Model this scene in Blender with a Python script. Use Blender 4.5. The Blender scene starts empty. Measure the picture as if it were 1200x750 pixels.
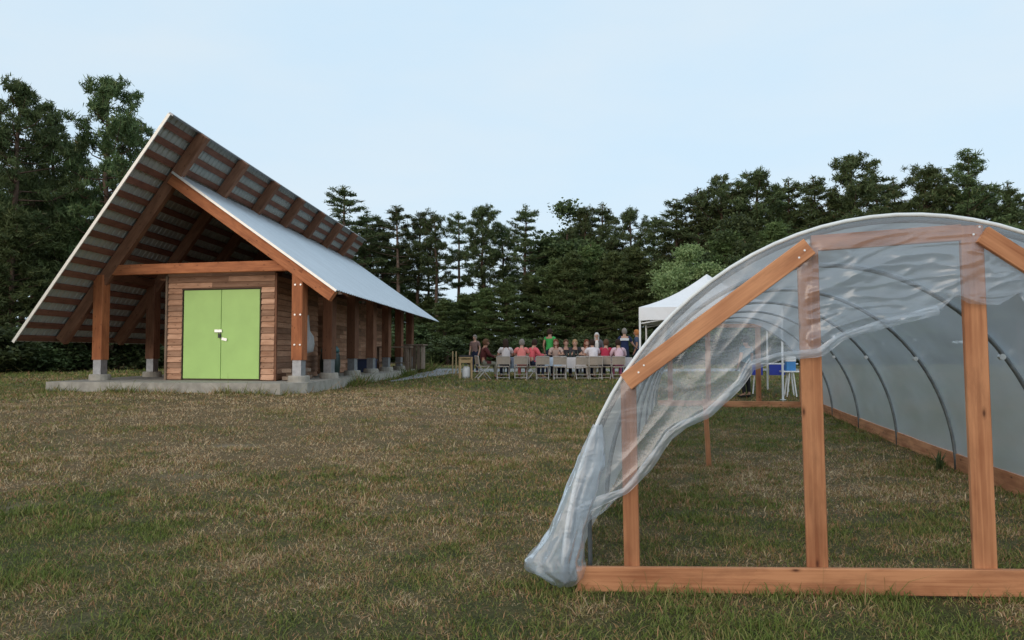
import bpy, bmesh, math, random
import numpy as np
from mathutils import Vector, Matrix, noise

sc = bpy.context.scene
COL = sc.collection
R = math.radians

# ------------------------------------------------------------------ camera
CAMZ, FPX, PITCH = 1.37, 900.0, math.atan(38 / 900.0)
cd = bpy.data.cameras.new('camera')
cam = bpy.data.objects.new('camera', cd)
COL.objects.link(cam)
cam.location = (0, 0, CAMZ)
cam.rotation_euler = (math.pi / 2 + PITCH, 0, 0)
cd.sensor_width = 36.0
cd.lens = 36.0 * FPX / 1200.0
cd.clip_start = 0.05
cd.clip_end = 2000
sc.camera = cam

# ------------------------------------------------------------------ sky and sun (soft dusk light from behind the camera)
SUN_EL, SUN_AZ = R(16), R(214)
w = bpy.data.worlds.new('World')
sc.world = w
w.use_nodes = True
nt = w.node_tree
nt.nodes.clear()
out = nt.nodes.new('ShaderNodeOutputWorld')
bg = nt.nodes.new('ShaderNodeBackground')
sky = nt.nodes.new('ShaderNodeTexSky')
sky.sky_type = 'NISHITA'
sky.sun_disc = False
sky.sun_elevation = SUN_EL
sky.sun_rotation = SUN_AZ
sky.air_density = 1.0
sky.dust_density = 1.0
sky.ozone_density = 1.5
tc = nt.nodes.new('ShaderNodeTexCoord')
mp = nt.nodes.new('ShaderNodeMapping')
mp.inputs['Scale'].default_value = (2.2, 2.2, 7.0)
nz = nt.nodes.new('ShaderNodeTexNoise')
nz.inputs['Scale'].default_value = 1.6
nz.inputs['Detail'].default_value = 5
nz.inputs['Roughness'].default_value = 0.5
rp = nt.nodes.new('ShaderNodeValToRGB')
rp.color_ramp.elements[0].position = 0.35
rp.color_ramp.elements[0].color = (5.5, 6.98, 8.2, 1)
rp.color_ramp.elements[1].position = 0.75
rp.color_ramp.elements[1].color = (6.15, 7.15, 7.9, 1)
mx = nt.nodes.new('ShaderNodeMixRGB')
mx.inputs['Fac'].default_value = 0.9      # thin high overcast over the clear sky
nt.links.new(tc.outputs['Generated'], mp.inputs['Vector'])
nt.links.new(mp.outputs['Vector'], nz.inputs['Vector'])
nt.links.new(nz.outputs['Fac'], rp.inputs['Fac'])
nt.links.new(sky.outputs['Color'], mx.inputs['Color1'])
nt.links.new(rp.outputs['Color'], mx.inputs['Color2'])
nt.links.new(mx.outputs['Color'], bg.inputs['Color'])
nt.links.new(bg.outputs['Background'], out.inputs['Surface'])
bg.inputs['Strength'].default_value = 0.1

sl = bpy.data.lights.new('sun', 'SUN')
sl.energy = 1.0
sl.angle = R(50)
sl.color = (1.0, 0.83, 0.68)
sun = bpy.data.objects.new('sun', sl)
COL.objects.link(sun)
_d = Vector((math.sin(SUN_AZ) * math.cos(SUN_EL), math.cos(SUN_AZ) * math.cos(SUN_EL), math.sin(SUN_EL)))
sun.rotation_euler = (-_d).to_track_quat('-Z', 'Y').to_euler()

vs = sc.view_settings
vs.view_transform = 'Standard'
vs.look = 'None'
vs.exposure = 0.32
vs.gamma = 1.0
vs.use_curve_mapping = False
sc.render.engine = 'CYCLES'
sc.cycles.use_denoising = True
sc.cycles.max_bounces = 8
sc.cycles.transparent_max_bounces = 24
sc.cycles.sample_clamp_indirect = 4.0

# ------------------------------------------------------------------ helpers
def at(px, py, Y):
    x = (px - 600) / FPX
    y = -(py - 375) / FPX
    d = Vector((x, math.cos(PITCH) - y * math.sin(PITCH), math.sin(PITCH) + y * math.cos(PITCH)))
    return Vector((0, 0, CAMZ)) + d * (Y / d.y)

def smooth(a, b, v):
    t = np.clip((v - a) / (b - a), 0, 1)
    return t * t * (3 - 2 * t)

_rs = np.random.RandomState(5)
_LAT = _rs.rand(256, 256)
def vnoise(x, y):
    x = np.asarray(x, float); y = np.asarray(y, float)
    xi = np.floor(x).astype(int); yi = np.floor(y).astype(int)
    fx = x - xi; fy = y - yi
    fx = fx * fx * (3 - 2 * fx); fy = fy * fy * (3 - 2 * fy)
    a = _LAT[xi % 256, yi % 256]; b = _LAT[(xi + 1) % 256, yi % 256]
    c = _LAT[xi % 256, (yi + 1) % 256]; d = _LAT[(xi + 1) % 256, (yi + 1) % 256]
    return (a * (1 - fx) + b * fx) * (1 - fy) + (c * (1 - fx) + d * fx) * fy
def fbm(x, y, o=4):
    s = 0; a = 0.5; t = 0
    x = np.asarray(x, float); y = np.asarray(y, float)
    for i in range(o):
        s = s + a * vnoise(x + 17.3 * i, y + 9.1 * i); t += a
        x = x * 2.03; y = y * 2.03; a *= 0.5
    return s / t

def gz(x, y):
    x = np.asarray(x, float); y = np.asarray(y, float)
    lf = 0.40 * smooth(3.5, 15.5, y); rt = 0.05 * smooth(4, 9, y) + 0.35 * smooth(19, 27, y)
    wr = smooth(-2.5, 2.2, x)
    r = lf * (1 - wr) + rt * wr
    r = r + 0.05 * smooth(-1, -9, x) * smooth(7, 13, y)
    r = r + 0.026 * np.clip(x, 0, 4) * smooth(8.5, 5, y)
    r = r + 0.010 * np.clip(y - 24, 0, 90)
    r = r + 0.06 * (fbm(x * 0.22 + 3, y * 0.22) - 0.5) * smooth(4, 8, y)
    return r
def gzf(x, y):
    return float(gz(x, y))

def dryness(x, y):
    """0 green turf .. 1 straw-dry turf"""
    n = fbm(x * 0.55, y * 0.55, 4)
    n2 = fbm(x * 1.9 + 40, y * 1.9, 3)
    n3 = fbm(x * 0.16 + 80, y * 0.16, 2)
    base = 0.20 + 0.46 * np.exp(-((x + 5.5) / 4.5) ** 2) * smooth(5.0, 8.5, y) * smooth(24, 14, y)
    base = base + 0.08 + 0.22 * np.exp(-((x + 1.6) / 2.2) ** 2) * smooth(8, 11, y) * smooth(24, 18, y)
    base = base + 0.25 * np.exp(-((x - 3.2) / 1.1) ** 2 - ((y - 8.5) / 2.5) ** 2)
    return np.clip(base + 0.6 * (n - 0.5) + 0.65 * (n2 - 0.5) + 0.85 * (fbm(x * 5.5 + 9, y * 5.5, 3) - .5) + 0.3 * (n3 - 0.5), 0, 1)

def bareness(x, y):
    v = fbm(x * 0.8 + 11, y * 0.8 + 7, 4)
    b = smooth(0.74, 0.84, v) * 0.15
    for cx, cy, rx, ry in ((-4.25, 6.55, .30, .18), (-3.35, 7.9, .3, .2), (-3.5, 9.6, .35, .2)):
        q = ((x - cx) / rx) ** 2 + ((y - cy) / ry) ** 2
        b = np.maximum(b, np.exp(-q) * np.clip(2.4 * (fbm(x * 3.5, y * 3.5, 4) - .28), 0, 1))
    return np.clip(b, 0, 1)

def tag(o, label=None, cat=None, group=None, kind=None):
    if label: o['label'] = label
    if cat: o['category'] = cat
    if group: o['group'] = group
    if kind: o['kind'] = kind
    return o

def empty(name, loc=(0, 0, 0), rz=0.0, label=None, cat=None, group=None):
    o = bpy.data.objects.new(name, None)
    COL.objects.link(o)
    o.location = loc
    o.rotation_euler = (0, 0, rz)
    o.empty_display_size = 0.2
    return tag(o, label, cat, group)

def copy_tree(o, parent=None):
    c = o.copy()
    COL.objects.link(c)
    if parent is not None:
        c.parent = parent
    for ch in list(o.children):
        copy_tree(ch, c)
    return c

class MB:
    """collects simple shapes; build() links them as one mesh object"""
    def __init__(s):
        s.v = []; s.f = []; s.uv = []; s.m = []
        s.cm = 0
    def quad(s, pts, uvs=None):
        n = len(s.v)
        s.v += [tuple(p) for p in pts]
        s.f.append(tuple(range(n, n + len(pts))))
        s.uv.append(uvs or [(0, 0)] * len(pts))
        s.m.append(s.cm)
    def face(s, idx, uvs=None):
        s.f.append(tuple(idx)); s.uv.append(uvs or [(0, 0)] * len(idx)); s.m.append(s.cm)
    def bar(s, p0, p1, wid, dep, up=(0, 0, 1), rnd=None, ch=0.0):
        """beam from p0 to p1; wid across (side), dep along up; uv runs along the grain; ch = chamfer"""
        p0 = Vector(p0); p1 = Vector(p1)
        d = (p1 - p0); L = d.length; d.normalize()
        up = Vector(up)
        if abs(up.dot(d)) > 0.98: up = Vector((0, 1, 0)) if abs(d.y) < 0.9 else Vector((1, 0, 0))
        side = d.cross(up).normalized(); u = side.cross(d).normalized()
        o = random.random() * 50 if rnd is None else rnd
        a, b = wid / 2, dep / 2
        c = min(ch, a * .4, b * .4)
        if c > 0:
            prof = [(-a + c, -b), (a - c, -b), (a, -b + c), (a, b - c), (a - c, b), (-a + c, b), (-a, b - c), (-a, -b + c)]
        else:
            prof = [(-a, -b), (a, -b), (a, b), (-a, b)]
        n = len(s.v); k = len(prof)
        for P in (p0, p1):
            for (x, y) in prof:
                s.v.append(tuple(P + side * x + u * y))
        per = [0.0]
        for i in range(k):
            q0 = prof[i]; q1 = prof[(i + 1) % k]
            per.append(per[-1] + math.hypot(q1[0] - q0[0], q1[1] - q0[1]))
        for i in range(k):
            j = (i + 1) % k
            s.face((n + i, n + j, n + k + j, n + k + i), [(o, per[i] + o), (o, per[i + 1] + o), (o + L, per[i + 1] + o), (o + L, per[i] + o)])
        s.face([n + i for i in reversed(range(k))], [(o + prof[i][1] * .2, o + prof[i][0]) for i in reversed(range(k))])
        s.face([n + k + i for i in range(k)], [(o + prof[i][1] * .2, o + prof[i][0]) for i in range(k)])
    def box(s, c, size, rz=0.0):
        x, y, z = c
        dx = Vector((math.cos(rz), math.sin(rz), 0))
        p0 = Vector(c) - dx * size[0] / 2; p1 = Vector(c) + dx * size[0] / 2
        s.bar(p0, p1, size[1], size[2])
    def tube(s, pts, r, n=8, closed=False, caps=True):
        pts = [Vector(p) for p in pts]
        base = len(s.v); K = len(pts)
        rr = r if isinstance(r, (list, tuple)) else [r] * K
        prev = None
        for i, p in enumerate(pts):
            if i == 0: t = pts[1] - p
            elif i == K - 1: t = p - pts[i - 1]
            else: t = pts[i + 1] - pts[i - 1]
            t.normalize()
            ref = prev if prev is not None else (Vector((0, 0, 1)) if abs(t.z) < .9 else Vector((1, 0, 0)))
            u = (ref - t * ref.dot(t))
            if u.length < 1e-5: u = Vector((0, 1, 0)) - t * t.y
            u.normalize(); prev = u
            v = t.cross(u)
            for j in range(n):
                a = 2 * math.pi * j / n
                s.v.append(tuple(p + (u * math.cos(a) + v * math.sin(a)) * rr[i]))
        for i in range(K - 1):
            for j in range(n):
                k = (j + 1) % n
                s.face((base + i * n + j, base + i * n + k, base + (i + 1) * n + k, base + (i + 1) * n + j),
                       [(i, j / n), (i, (j + 1) / n), (i + 1, (j + 1) / n), (i + 1, j / n)])
        if caps:
            s.face([base + j for j in reversed(range(n))]); s.face([base + (K - 1) * n + j for j in range(n)])
    def lathe(s, prof, c=(0, 0, 0), n=20, squash=1.0):
        base = len(s.v)
        for (r, z) in prof:
            for j in range(n):
                a = 2 * math.pi * j / n
                s.v.append((c[0] + r * math.cos(a), c[1] + r * math.sin(a) * squash, c[2] + z))
        for i in range(len(prof) - 1):
            for j in range(n):
                k = (j + 1) % n
                s.face((base + i * n + j, base + i * n + k, base + (i + 1) * n + k, base + (i + 1) * n + j))
        s.face([base + j for j in reversed(range(n))]); s.face([base + (len(prof) - 1) * n + j for j in range(n)])
    def sphere(s, c, r, n=12, m=8, sc3=(1, 1, 1)):
        base = len(s.v)
        for i in range(m + 1):
            th = math.pi * i / m
            for j in range(n):
                a = 2 * math.pi * j / n
                s.v.append((c[0] + r * sc3[0] * math.sin(th) * math.cos(a), c[1] + r * sc3[1] * math.sin(th) * math.sin(a), c[2] + r * sc3[2] * math.cos(th)))
        for i in range(m):
            for j in range(n):
                k = (j + 1) % n
                s.face((base + i * n + j, base + (i + 1) * n + j, base + (i + 1) * n + k, base + i * n + k))
    def build(s, name, mats, parent=None, smooth_=False, loc=None):
        me = bpy.data.meshes.new(name)
        me.from_pydata(s.v, [], s.f)
        uvl = me.uv_layers.new(name='UVMap')
        flat = [c for f in s.uv for q in f for c in q]
        uvl.data.foreach_set('uv', flat)
        if not isinstance(mats, (list, tuple)): mats = [mats]
        for m in mats: me.materials.append(m)
        me.polygons.foreach_set('material_index', s.m)
        if smooth_:
            me.polygons.foreach_set('use_smooth', [True] * len(me.polygons))
        me.update()
        o = bpy.data.objects.new(name, me)
        COL.objects.link(o)
        if parent is not None: o.parent = parent
        if loc is not None: o.location = loc
        return o

def np_mesh(name, V, F, mats, parent=None, smooth_=False, attrs=None, link=True):
    V = np.asarray(V, np.float32); F = np.asarray(F, np.int32)
    me = bpy.data.meshes.new(name)
    k = F.shape[1]
    me.vertices.add(len(V)); me.vertices.foreach_set('co', V.ravel())
    me.loops.add(F.size); me.loops.foreach_set('vertex_index', F.ravel())
    me.polygons.add(len(F))
    me.polygons.foreach_set('loop_start', np.arange(0, F.size, k, dtype=np.int32))
    try:
        me.polygons.foreach_set('loop_total', np.full(len(F), k, dtype=np.int32))
    except Exception:
        pass
    if smooth_:
        me.polygons.foreach_set('use_smooth', np.ones(len(F), dtype=bool))
    for m in (mats if isinstance(mats, (list, tuple)) else [mats]): me.materials.append(m)
    for an, av in (attrs or {}).items():
        at_ = me.attributes.new(an, 'FLOAT', 'POINT'); at_.data.foreach_set('value', np.asarray(av, np.float32))
    me.update(); me.validate()
    o = bpy.data.objects.new(name, me)
    if link: COL.objects.link(o)
    if parent is not None: o.parent = parent
    return o

# ------------------------------------------------------------------ materials
def new_mat(name):
    m = bpy.data.materials.new(name)
    m.use_nodes = True
    return m, m.node_tree, m.node_tree.nodes['Principled BSDF']
def N(t, typ, **kw):
    n = t.nodes.new(typ)
    for k, v in kw.items():
        if k.startswith('i_'): n.inputs[k[2:].replace('_', ' ')].default_value = v
        else: setattr(n, k, v)
    return n
def ramp(t, stops):
    n = t.nodes.new('ShaderNodeValToRGB')
    cr = n.color_ramp
    while len(cr.elements) < len(stops): cr.elements.new(0.5)
    for e, (p, c) in zip(cr.elements, stops):
        e.position = p; e.color = (*c, 1) if len(c) == 3 else c
    return n

def simple_mat(name, col, rough=0.7, metal=0.0, var=0.12, scale=14.0, bump=0.0, spec=0.4):
    m, t, b = new_mat(name)
    tcn = N(t, 'ShaderNodeTexCoord')
    no = N(t, 'ShaderNodeTexNoise', i_Scale=scale, i_Detail=4.0)
    t.links.new(tcn.outputs['Object'], no.inputs['Vector'])
    r = ramp(t, [(0.3, tuple(c * (1 - var) for c in col)), (0.7, tuple(min(1, c * (1 + var)) for c in col))])
    t.links.new(no.outputs['Fac'], r.inputs['Fac'])
    t.links.new(r.outputs['Color'], b.inputs['Base Color'])
    b.inputs['Roughness'].default_value = rough
    b.inputs['Metallic'].default_value = metal
    b.inputs['Specular IOR Level'].default_value = spec
    if bump:
        bp = N(t, 'ShaderNodeBump', i_Strength=bump, i_Distance=0.01)
        t.links.new(no.outputs['Fac'], bp.inputs['Height']); t.links.new(bp.outputs['Normal'], b.inputs['Normal'])
    return m

def wood_mat(name, light, dark, rough=0.7, grain=1.0, knots=True, island=0.0, wear=0.0):
    m, t, b = new_mat(name)
    uv = N(t, 'ShaderNodeUVMap')
    mp = N(t, 'ShaderNodeMapping'); mp.inputs['Scale'].default_value = (1.0, 42.0, 1.0)
    t.links.new(uv.outputs['UV'], mp.inputs['Vector'])
    n1 = N(t, 'ShaderNodeTexNoise', i_Scale=1.0 * grain, i_Detail=5.0, i_Roughness=0.6, i_Distortion=0.8)
    t.links.new(mp.outputs['Vector'], n1.inputs['Vector'])
    mp2 = N(t, 'ShaderNodeMapping'); mp2.inputs['Scale'].default_value = (1.6, 6.0, 1.0)
    t.links.new(uv.outputs['UV'], mp2.inputs['Vector'])
    n2 = N(t, 'ShaderNodeTexNoise', i_Scale=1.3, i_Detail=3.0)
    t.links.new(mp2.outputs['Vector'], n2.inputs['Vector'])
    add = N(t, 'ShaderNodeMath', operation='MULTIPLY_ADD'); add.inputs[1].default_value = 0.55
    t.links.new(n2.outputs['Fac'], add.inputs[0]); 
    sc_ = N(t, 'ShaderNodeMath', operation='MULTIPLY'); sc_.inputs[1].default_value = 0.45
    t.links.new(n1.outputs['Fac'], sc_.inputs[0]); t.links.new(sc_.outputs[0], add.inputs[2])
    r = ramp(t, [(0.36, dark), (0.58, light)])
    t.links.new(add.outputs[0], r.inputs['Fac'])
    last = r.outputs['Color']
    # weathering: grey brown stains with a shape of their own
    n3 = N(t, 'ShaderNodeTexNoise', i_Scale=2.2, i_Detail=6.0, i_Roughness=0.65)
    mps = N(t, 'ShaderNodeMapping'); mps.inputs['Scale'].default_value = (1.0, 3.5, 1.0)
    t.links.new(uv.outputs['UV'], mps.inputs['Vector']); t.links.new(mps.outputs['Vector'], n3.inputs['Vector'])
    sr = ramp(t, [(0.50, (0, 0, 0)), (0.72, (0.55, 0.55, 0.55))])
    t.links.new(n3.outputs['Fac'], sr.inputs['Fac'])
    mst = N(t, 'ShaderNodeMixRGB'); mst.inputs['Color2'].default_value = (dark[0] * .62, dark[1] * .66, dark[2] * .72, 1)
    t.links.new(sr.outputs['Color'], mst.inputs['Fac']); t.links.new(last, mst.inputs['Color1'])
    last = mst.outputs['Color']
    if knots:
        mp3 = N(t, 'ShaderNodeMapping'); mp3.inputs['Scale'].default_value = (1.0, 2.6, 1.0)
        t.links.new(uv.outputs['UV'], mp3.inputs['Vector'])
        vo = N(t, 'ShaderNodeTexVoronoi', voronoi_dimensions='2D', i_Scale=2.0, i_Randomness=1.0)
        t.links.new(mp3.outputs['Vector'], vo.inputs['Vector'])
        kr = ramp(t, [(0.0, (1, 1, 1)), (0.022, (0.85, 0.85, 0.85)), (0.050, (0.25, 0.25, 0.25)), (0.085, (0, 0, 0))])
        t.links.new(vo.outputs['Distance'], kr.inputs['Fac'])
        mk = N(t, 'ShaderNodeMixRGB'); mk.inputs['Color2'].default_value = (dark[0] * .28, dark[1] * .25, dark[2] * .25, 1)
        t.links.new(kr.outputs['Color'], mk.inputs['Fac']); t.links.new(last, mk.inputs['Color1'])
        last = mk.outputs['Color']
    if island:
        ge = N(t, 'ShaderNodeNewGeometry')
        ir = ramp(t, [(0.0, (1 - island,) * 3), (0.5, (1 - island * .25, 1 - island * .32, 1 - island * .36)), (1.0, (1.12, 1.16, 1.2))])
        t.links.new(ge.outputs['Random Per Island'], ir.inputs['Fac'])
        mi = N(t, 'ShaderNodeMixRGB', blend_type='MULTIPLY'); mi.inputs['Fac'].default_value = 1.0
        t.links.new(last, mi.inputs['Color1']); t.links.new(ir.outputs['Color'], mi.inputs['Color2'])
        last = mi.outputs['Color']
    oi = N(t, 'ShaderNodeObjectInfo')
    orp = ramp(t, [(0.0, (0.74, 0.70, 0.66)), (0.5, (0.95, 0.93, 0.9)), (1.0, (1.12, 1.14, 1.16))])
    t.links.new(oi.outputs['Random'], orp.inputs['Fac'])
    mo = N(t, 'ShaderNodeMixRGB', blend_type='MULTIPLY'); mo.inputs['Fac'].default_value = 1.0
    t.links.new(last, mo.inputs['Color1']); t.links.new(orp.outputs['Color'], mo.inputs['Color2'])
    t.links.new(mo.outputs['Color'], b.inputs['Base Color'])
    b.inputs['Roughness'].default_value = rough
    b.inputs['Specular IOR Level'].default_value = 0.3
    bp = N(t, 'ShaderNodeBump', i_Strength=0.35, i_Distance=0.004)
    t.links.new(n1.outputs['Fac'], bp.inputs['Height']); t.links.new(bp.outputs['Normal'], b.inputs['Normal'])
    return m

M = {}
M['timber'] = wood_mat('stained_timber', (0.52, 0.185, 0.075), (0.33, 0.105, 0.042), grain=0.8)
M['timber_shaded'] = wood_mat('shaded_timber', (0.27, 0.125, 0.07), (0.17, 0.072, 0.04))  # darker copy of the stained timber, shade under the roof put into its colour
M['purlin'] = wood_mat('purlin_wood', (0.23, 0.10, 0.065), (0.15, 0.062, 0.042))
M['lumber'] = wood_mat('pine_lumber', (0.63, 0.29, 0.142), (0.36, 0.135, 0.060), knots=True)
M['lumber_pale'] = wood_mat('pale_lumber', (0.55, 0.40, 0.22), (0.42, 0.28, 0.14))
M['siding'] = wood_mat('siding_boards', (0.74, 0.43, 0.28), (0.50, 0.255, 0.15), island=0.48)
M['grey_wood'] = wood_mat('weathered_wood', (0.30, 0.22, 0.16), (0.20, 0.13, 0.09), island=0.3)
M['steel'] = simple_mat('galvanised_steel', (0.36, 0.36, 0.37), 0.5, 0.6, var=0.15)
M['bolt'] = simple_mat('bolt_steel', (0.75, 0.74, 0.72), 0.35, 0.8)
M['concrete'] = simple_mat('concrete', (0.40, 0.36, 0.305), 0.9, var=0.22, scale=5.0, bump=0.3, spec=0.2)
M['green'] = simple_mat('green_paint', (0.45, 0.67, 0.20), 0.45, var=0.05, scale=2.0)
M['dark_gap'] = simple_mat('dark_frame', (0.09, 0.06, 0.04), 0.8)
M['trim_white'] = simple_mat('pale_metal_trim', (0.78, 0.74, 0.68), 0.4, 0.3, var=0.05)
M['hoop'] = simple_mat('hoop_steel', (0.20, 0.21, 0.21), 0.45, 0.6, var=0.2)
M['white_rail'] = simple_mat('white_film_rail', (0.80, 0.81, 0.80), 0.35, var=0.06)
M['canvas'] = simple_mat('white_canvas', (0.80, 0.79, 0.80), 0.8, var=0.03, scale=3)
M['white_pole'] = simple_mat('white_pole', (0.72, 0.72, 0.72), 0.4, var=0.04)
M['chair'] = simple_mat('tan_chair_metal', (0.37, 0.31, 0.26), 0.5, 0.1, var=0.08)
M['chair_frame'] = simple_mat('chair_frame_metal', (0.50, 0.455, 0.42), 0.4, 0.3, var=0.08)
M['cloth'] = simple_mat('tablecloth', (0.66, 0.62, 0.62), 0.9, var=0.05)
M['cloth_blue'] = simple_mat('pale_blue_cloth', (0.50, 0.60, 0.72), 0.9, var=0.05)
M['blue'] = simple_mat('blue_plastic', (0.035, 0.06, 0.42), 0.5, var=0.08)
M['cyan'] = simple_mat('light_blue_plastic', (0.06, 0.24, 0.55), 0.4, var=0.05)
M['white_plastic'] = simple_mat('white_plastic', (0.78, 0.78, 0.78), 0.4, var=0.04)
M['black_plastic'] = simple_mat('black_plastic', (0.03, 0.03, 0.033), 0.4, var=0.1)
M['dark_green'] = simple_mat('dark_green_plastic', (0.018, 0.035, 0.03), 0.4, var=0.1)
M['teal'] = simple_mat('teal_plastic', (0.05, 0.13, 0.13), 0.5, var=0.1)
M['navy'] = simple_mat('navy_plastic', (0.03, 0.045, 0.10), 0.5, var=0.1)
M['bottle'] = simple_mat('dark_glass', (0.02, 0.03, 0.02), 0.1, var=0.1)
M['gravel'] = simple_mat('gravel', (0.30, 0.29, 0.29), 0.95, var=0.35, scale=30, bump=0.5, spec=0.1)
M['bark'] = simple_mat('pine_bark', (0.115, 0.075, 0.055), 0.95, var=0.4, scale=3.5, bump=0.6, spec=0.1)
M['bark_pale'] = simple_mat('pale_pine_bark', (0.24, 0.165, 0.125), 0.95, var=0.4, scale=3.5, bump=0.6, spec=0.1)

def roof_mat(name, col, rough, metal):
    m, t, b = new_mat(name)
    tcn = N(t, 'ShaderNodeTexCoord')
    no = N(t, 'ShaderNodeTexNoise', i_Scale=0.9, i_Detail=6.0, i_Roughness=0.6)
    mp = N(t, 'ShaderNodeMapping'); mp.inputs['Scale'].default_value = (1.0, 2.5, 1.0)
    t.links.new(tcn.outputs['Object'], mp.inputs['Vector']); t.links.new(mp.outputs['Vector'], no.inputs['Vector'])
    r = ramp(t, [(0.3, tuple(c * 0.86 for c in col)), (0.7, col)])
    t.links.new(no.outputs['Fac'], r.inputs['Fac']); t.links.new(r.outputs['Color'], b.inputs['Base Color'])
    rr = N(t, 'ShaderNodeMapRange'); rr.inputs['To Min'].default_value = rough - .06; rr.inputs['To Max'].default_value = rough + .1
    t.links.new(no.outputs['Fac'], rr.inputs['Value']); t.links.new(rr.outputs['Result'], b.inputs['Roughness'])
    b.inputs['Metallic'].default_value = metal
    return m
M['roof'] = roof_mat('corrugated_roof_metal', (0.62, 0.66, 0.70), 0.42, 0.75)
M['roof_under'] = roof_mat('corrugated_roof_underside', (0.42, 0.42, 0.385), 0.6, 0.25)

def film_mat(name, haze, tint, rough, bump_s, bump_scale, gloss, trans=.55):
    """polyethylene film: clear, partly hazed, glossy"""
    m = bpy.data.materials.new(name); m.use_nodes = True
    t = m.node_tree; t.nodes.clear()
    o = N(t, 'ShaderNodeOutputMaterial')
    tr = N(t, 'ShaderNodeBsdfTransparent'); tr.inputs['Color'].default_value = (*tint, 1)
    df = N(t, 'ShaderNodeBsdfDiffuse'); df.inputs['Color'].default_value = (0.76, 0.83, 0.91, 1)
    tl = N(t, 'ShaderNodeBsdfTranslucent'); tl.inputs['Color'].default_value = (0.76, 0.83, 0.91, 1)
    gl = N(t, 'ShaderNodeBsdfGlossy'); gl.inputs['Roughness'].default_value = rough
    gl.inputs['Color'].default_value = (1, 1, 1, 1)
    tcn = N(t, 'ShaderNodeTexCoord')
    no = N(t, 'ShaderNodeTexNoise', i_Scale=bump_scale, i_Detail=5.0, i_Roughness=0.55, i_Distortion=0.6)
    mpn = N(t, 'ShaderNodeMapping'); mpn.inputs['Rotation'].default_value = (0, 0.5, 0); mpn.inputs['Scale'].default_value = (1.0, 1.0, 2.2)
    t.links.new(tcn.outputs['Object'], mpn.inputs['Vector']); t.links.new(mpn.outputs['Vector'], no.inputs['Vector'])
    bp = N(t, 'ShaderNodeBump', i_Strength=bump_s, i_Distance=0.03)
    t.links.new(no.outputs['Fac'], bp.inputs['Height'])
    for n in (gl, df, tl): t.links.new(bp.outputs['Normal'], n.inputs['Normal'])
    m1 = N(t, 'ShaderNodeMixShader'); m1.inputs['Fac'].default_value = trans
    t.links.new(df.outputs[0], m1.inputs[1]); t.links.new(tl.outputs[0], m1.inputs[2])
    no2 = N(t, 'ShaderNodeTexNoise', i_Scale=bump_scale * .7, i_Detail=4.0)
    t.links.new(mpn.outputs['Vector'], no2.inputs['Vector'])
    hz = N(t, 'ShaderNodeMapRange'); hz.inputs['From Min'].default_value = .3; hz.inputs['From Max'].default_value = .7
    hz.inputs['To Min'].default_value = haze * .8; hz.inputs['To Max'].default_value = min(1, haze * 1.2)
    t.links.new(no2.outputs['Fac'], hz.inputs['Value'])
    m2 = N(t, 'ShaderNodeMixShader')
    t.links.new(hz.outputs['Result'], m2.inputs['Fac'])
    t.links.new(tr.outputs[0], m2.inputs[1]); t.links.new(m1.outputs[0], m2.inputs[2])
    fr = N(t, 'ShaderNodeLayerWeight'); fr.inputs['Blend'].default_value = 0.25
    t.links.new(bp.outputs['Normal'], fr.inputs['Normal'])
    fm = N(t, 'ShaderNodeMath', operation='MULTIPLY_ADD'); fm.inputs[1].default_value = 0.5; fm.inputs[2].default_value = gloss
    t.links.new(fr.outputs['Fresnel'], fm.inputs[0])
    cl = N(t, 'ShaderNodeClamp')
    t.links.new(fm.outputs[0], cl.inputs['Value'])
    m3 = N(t, 'ShaderNodeMixShader')
    t.links.new(cl.outputs['Result'], m3.inputs['Fac']); t.links.new(m2.outputs[0], m3.inputs[1]); t.links.new(gl.outputs[0], m3.inputs[2])
    t.links.new(m3.outputs[0], o.inputs['Surface'])
    return m
M['film'] = film_mat('clear_plastic_film', 0.25, (0.95, 0.96, 0.98), 0.24, 0.24, 3.2, 0.07, 0.5)
M['film_thick'] = film_mat('folded_plastic_film', 0.30, (0.93, 0.95, 0.97), 0.28, 0.4, 6.0, 0.06, 0.45)
M['cover'] = film_mat('milky_plastic_cover', 0.47, (0.85, 0.88, 0.90), 0.35, 0.15, 1.6, 0.03, 0.85)

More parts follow.
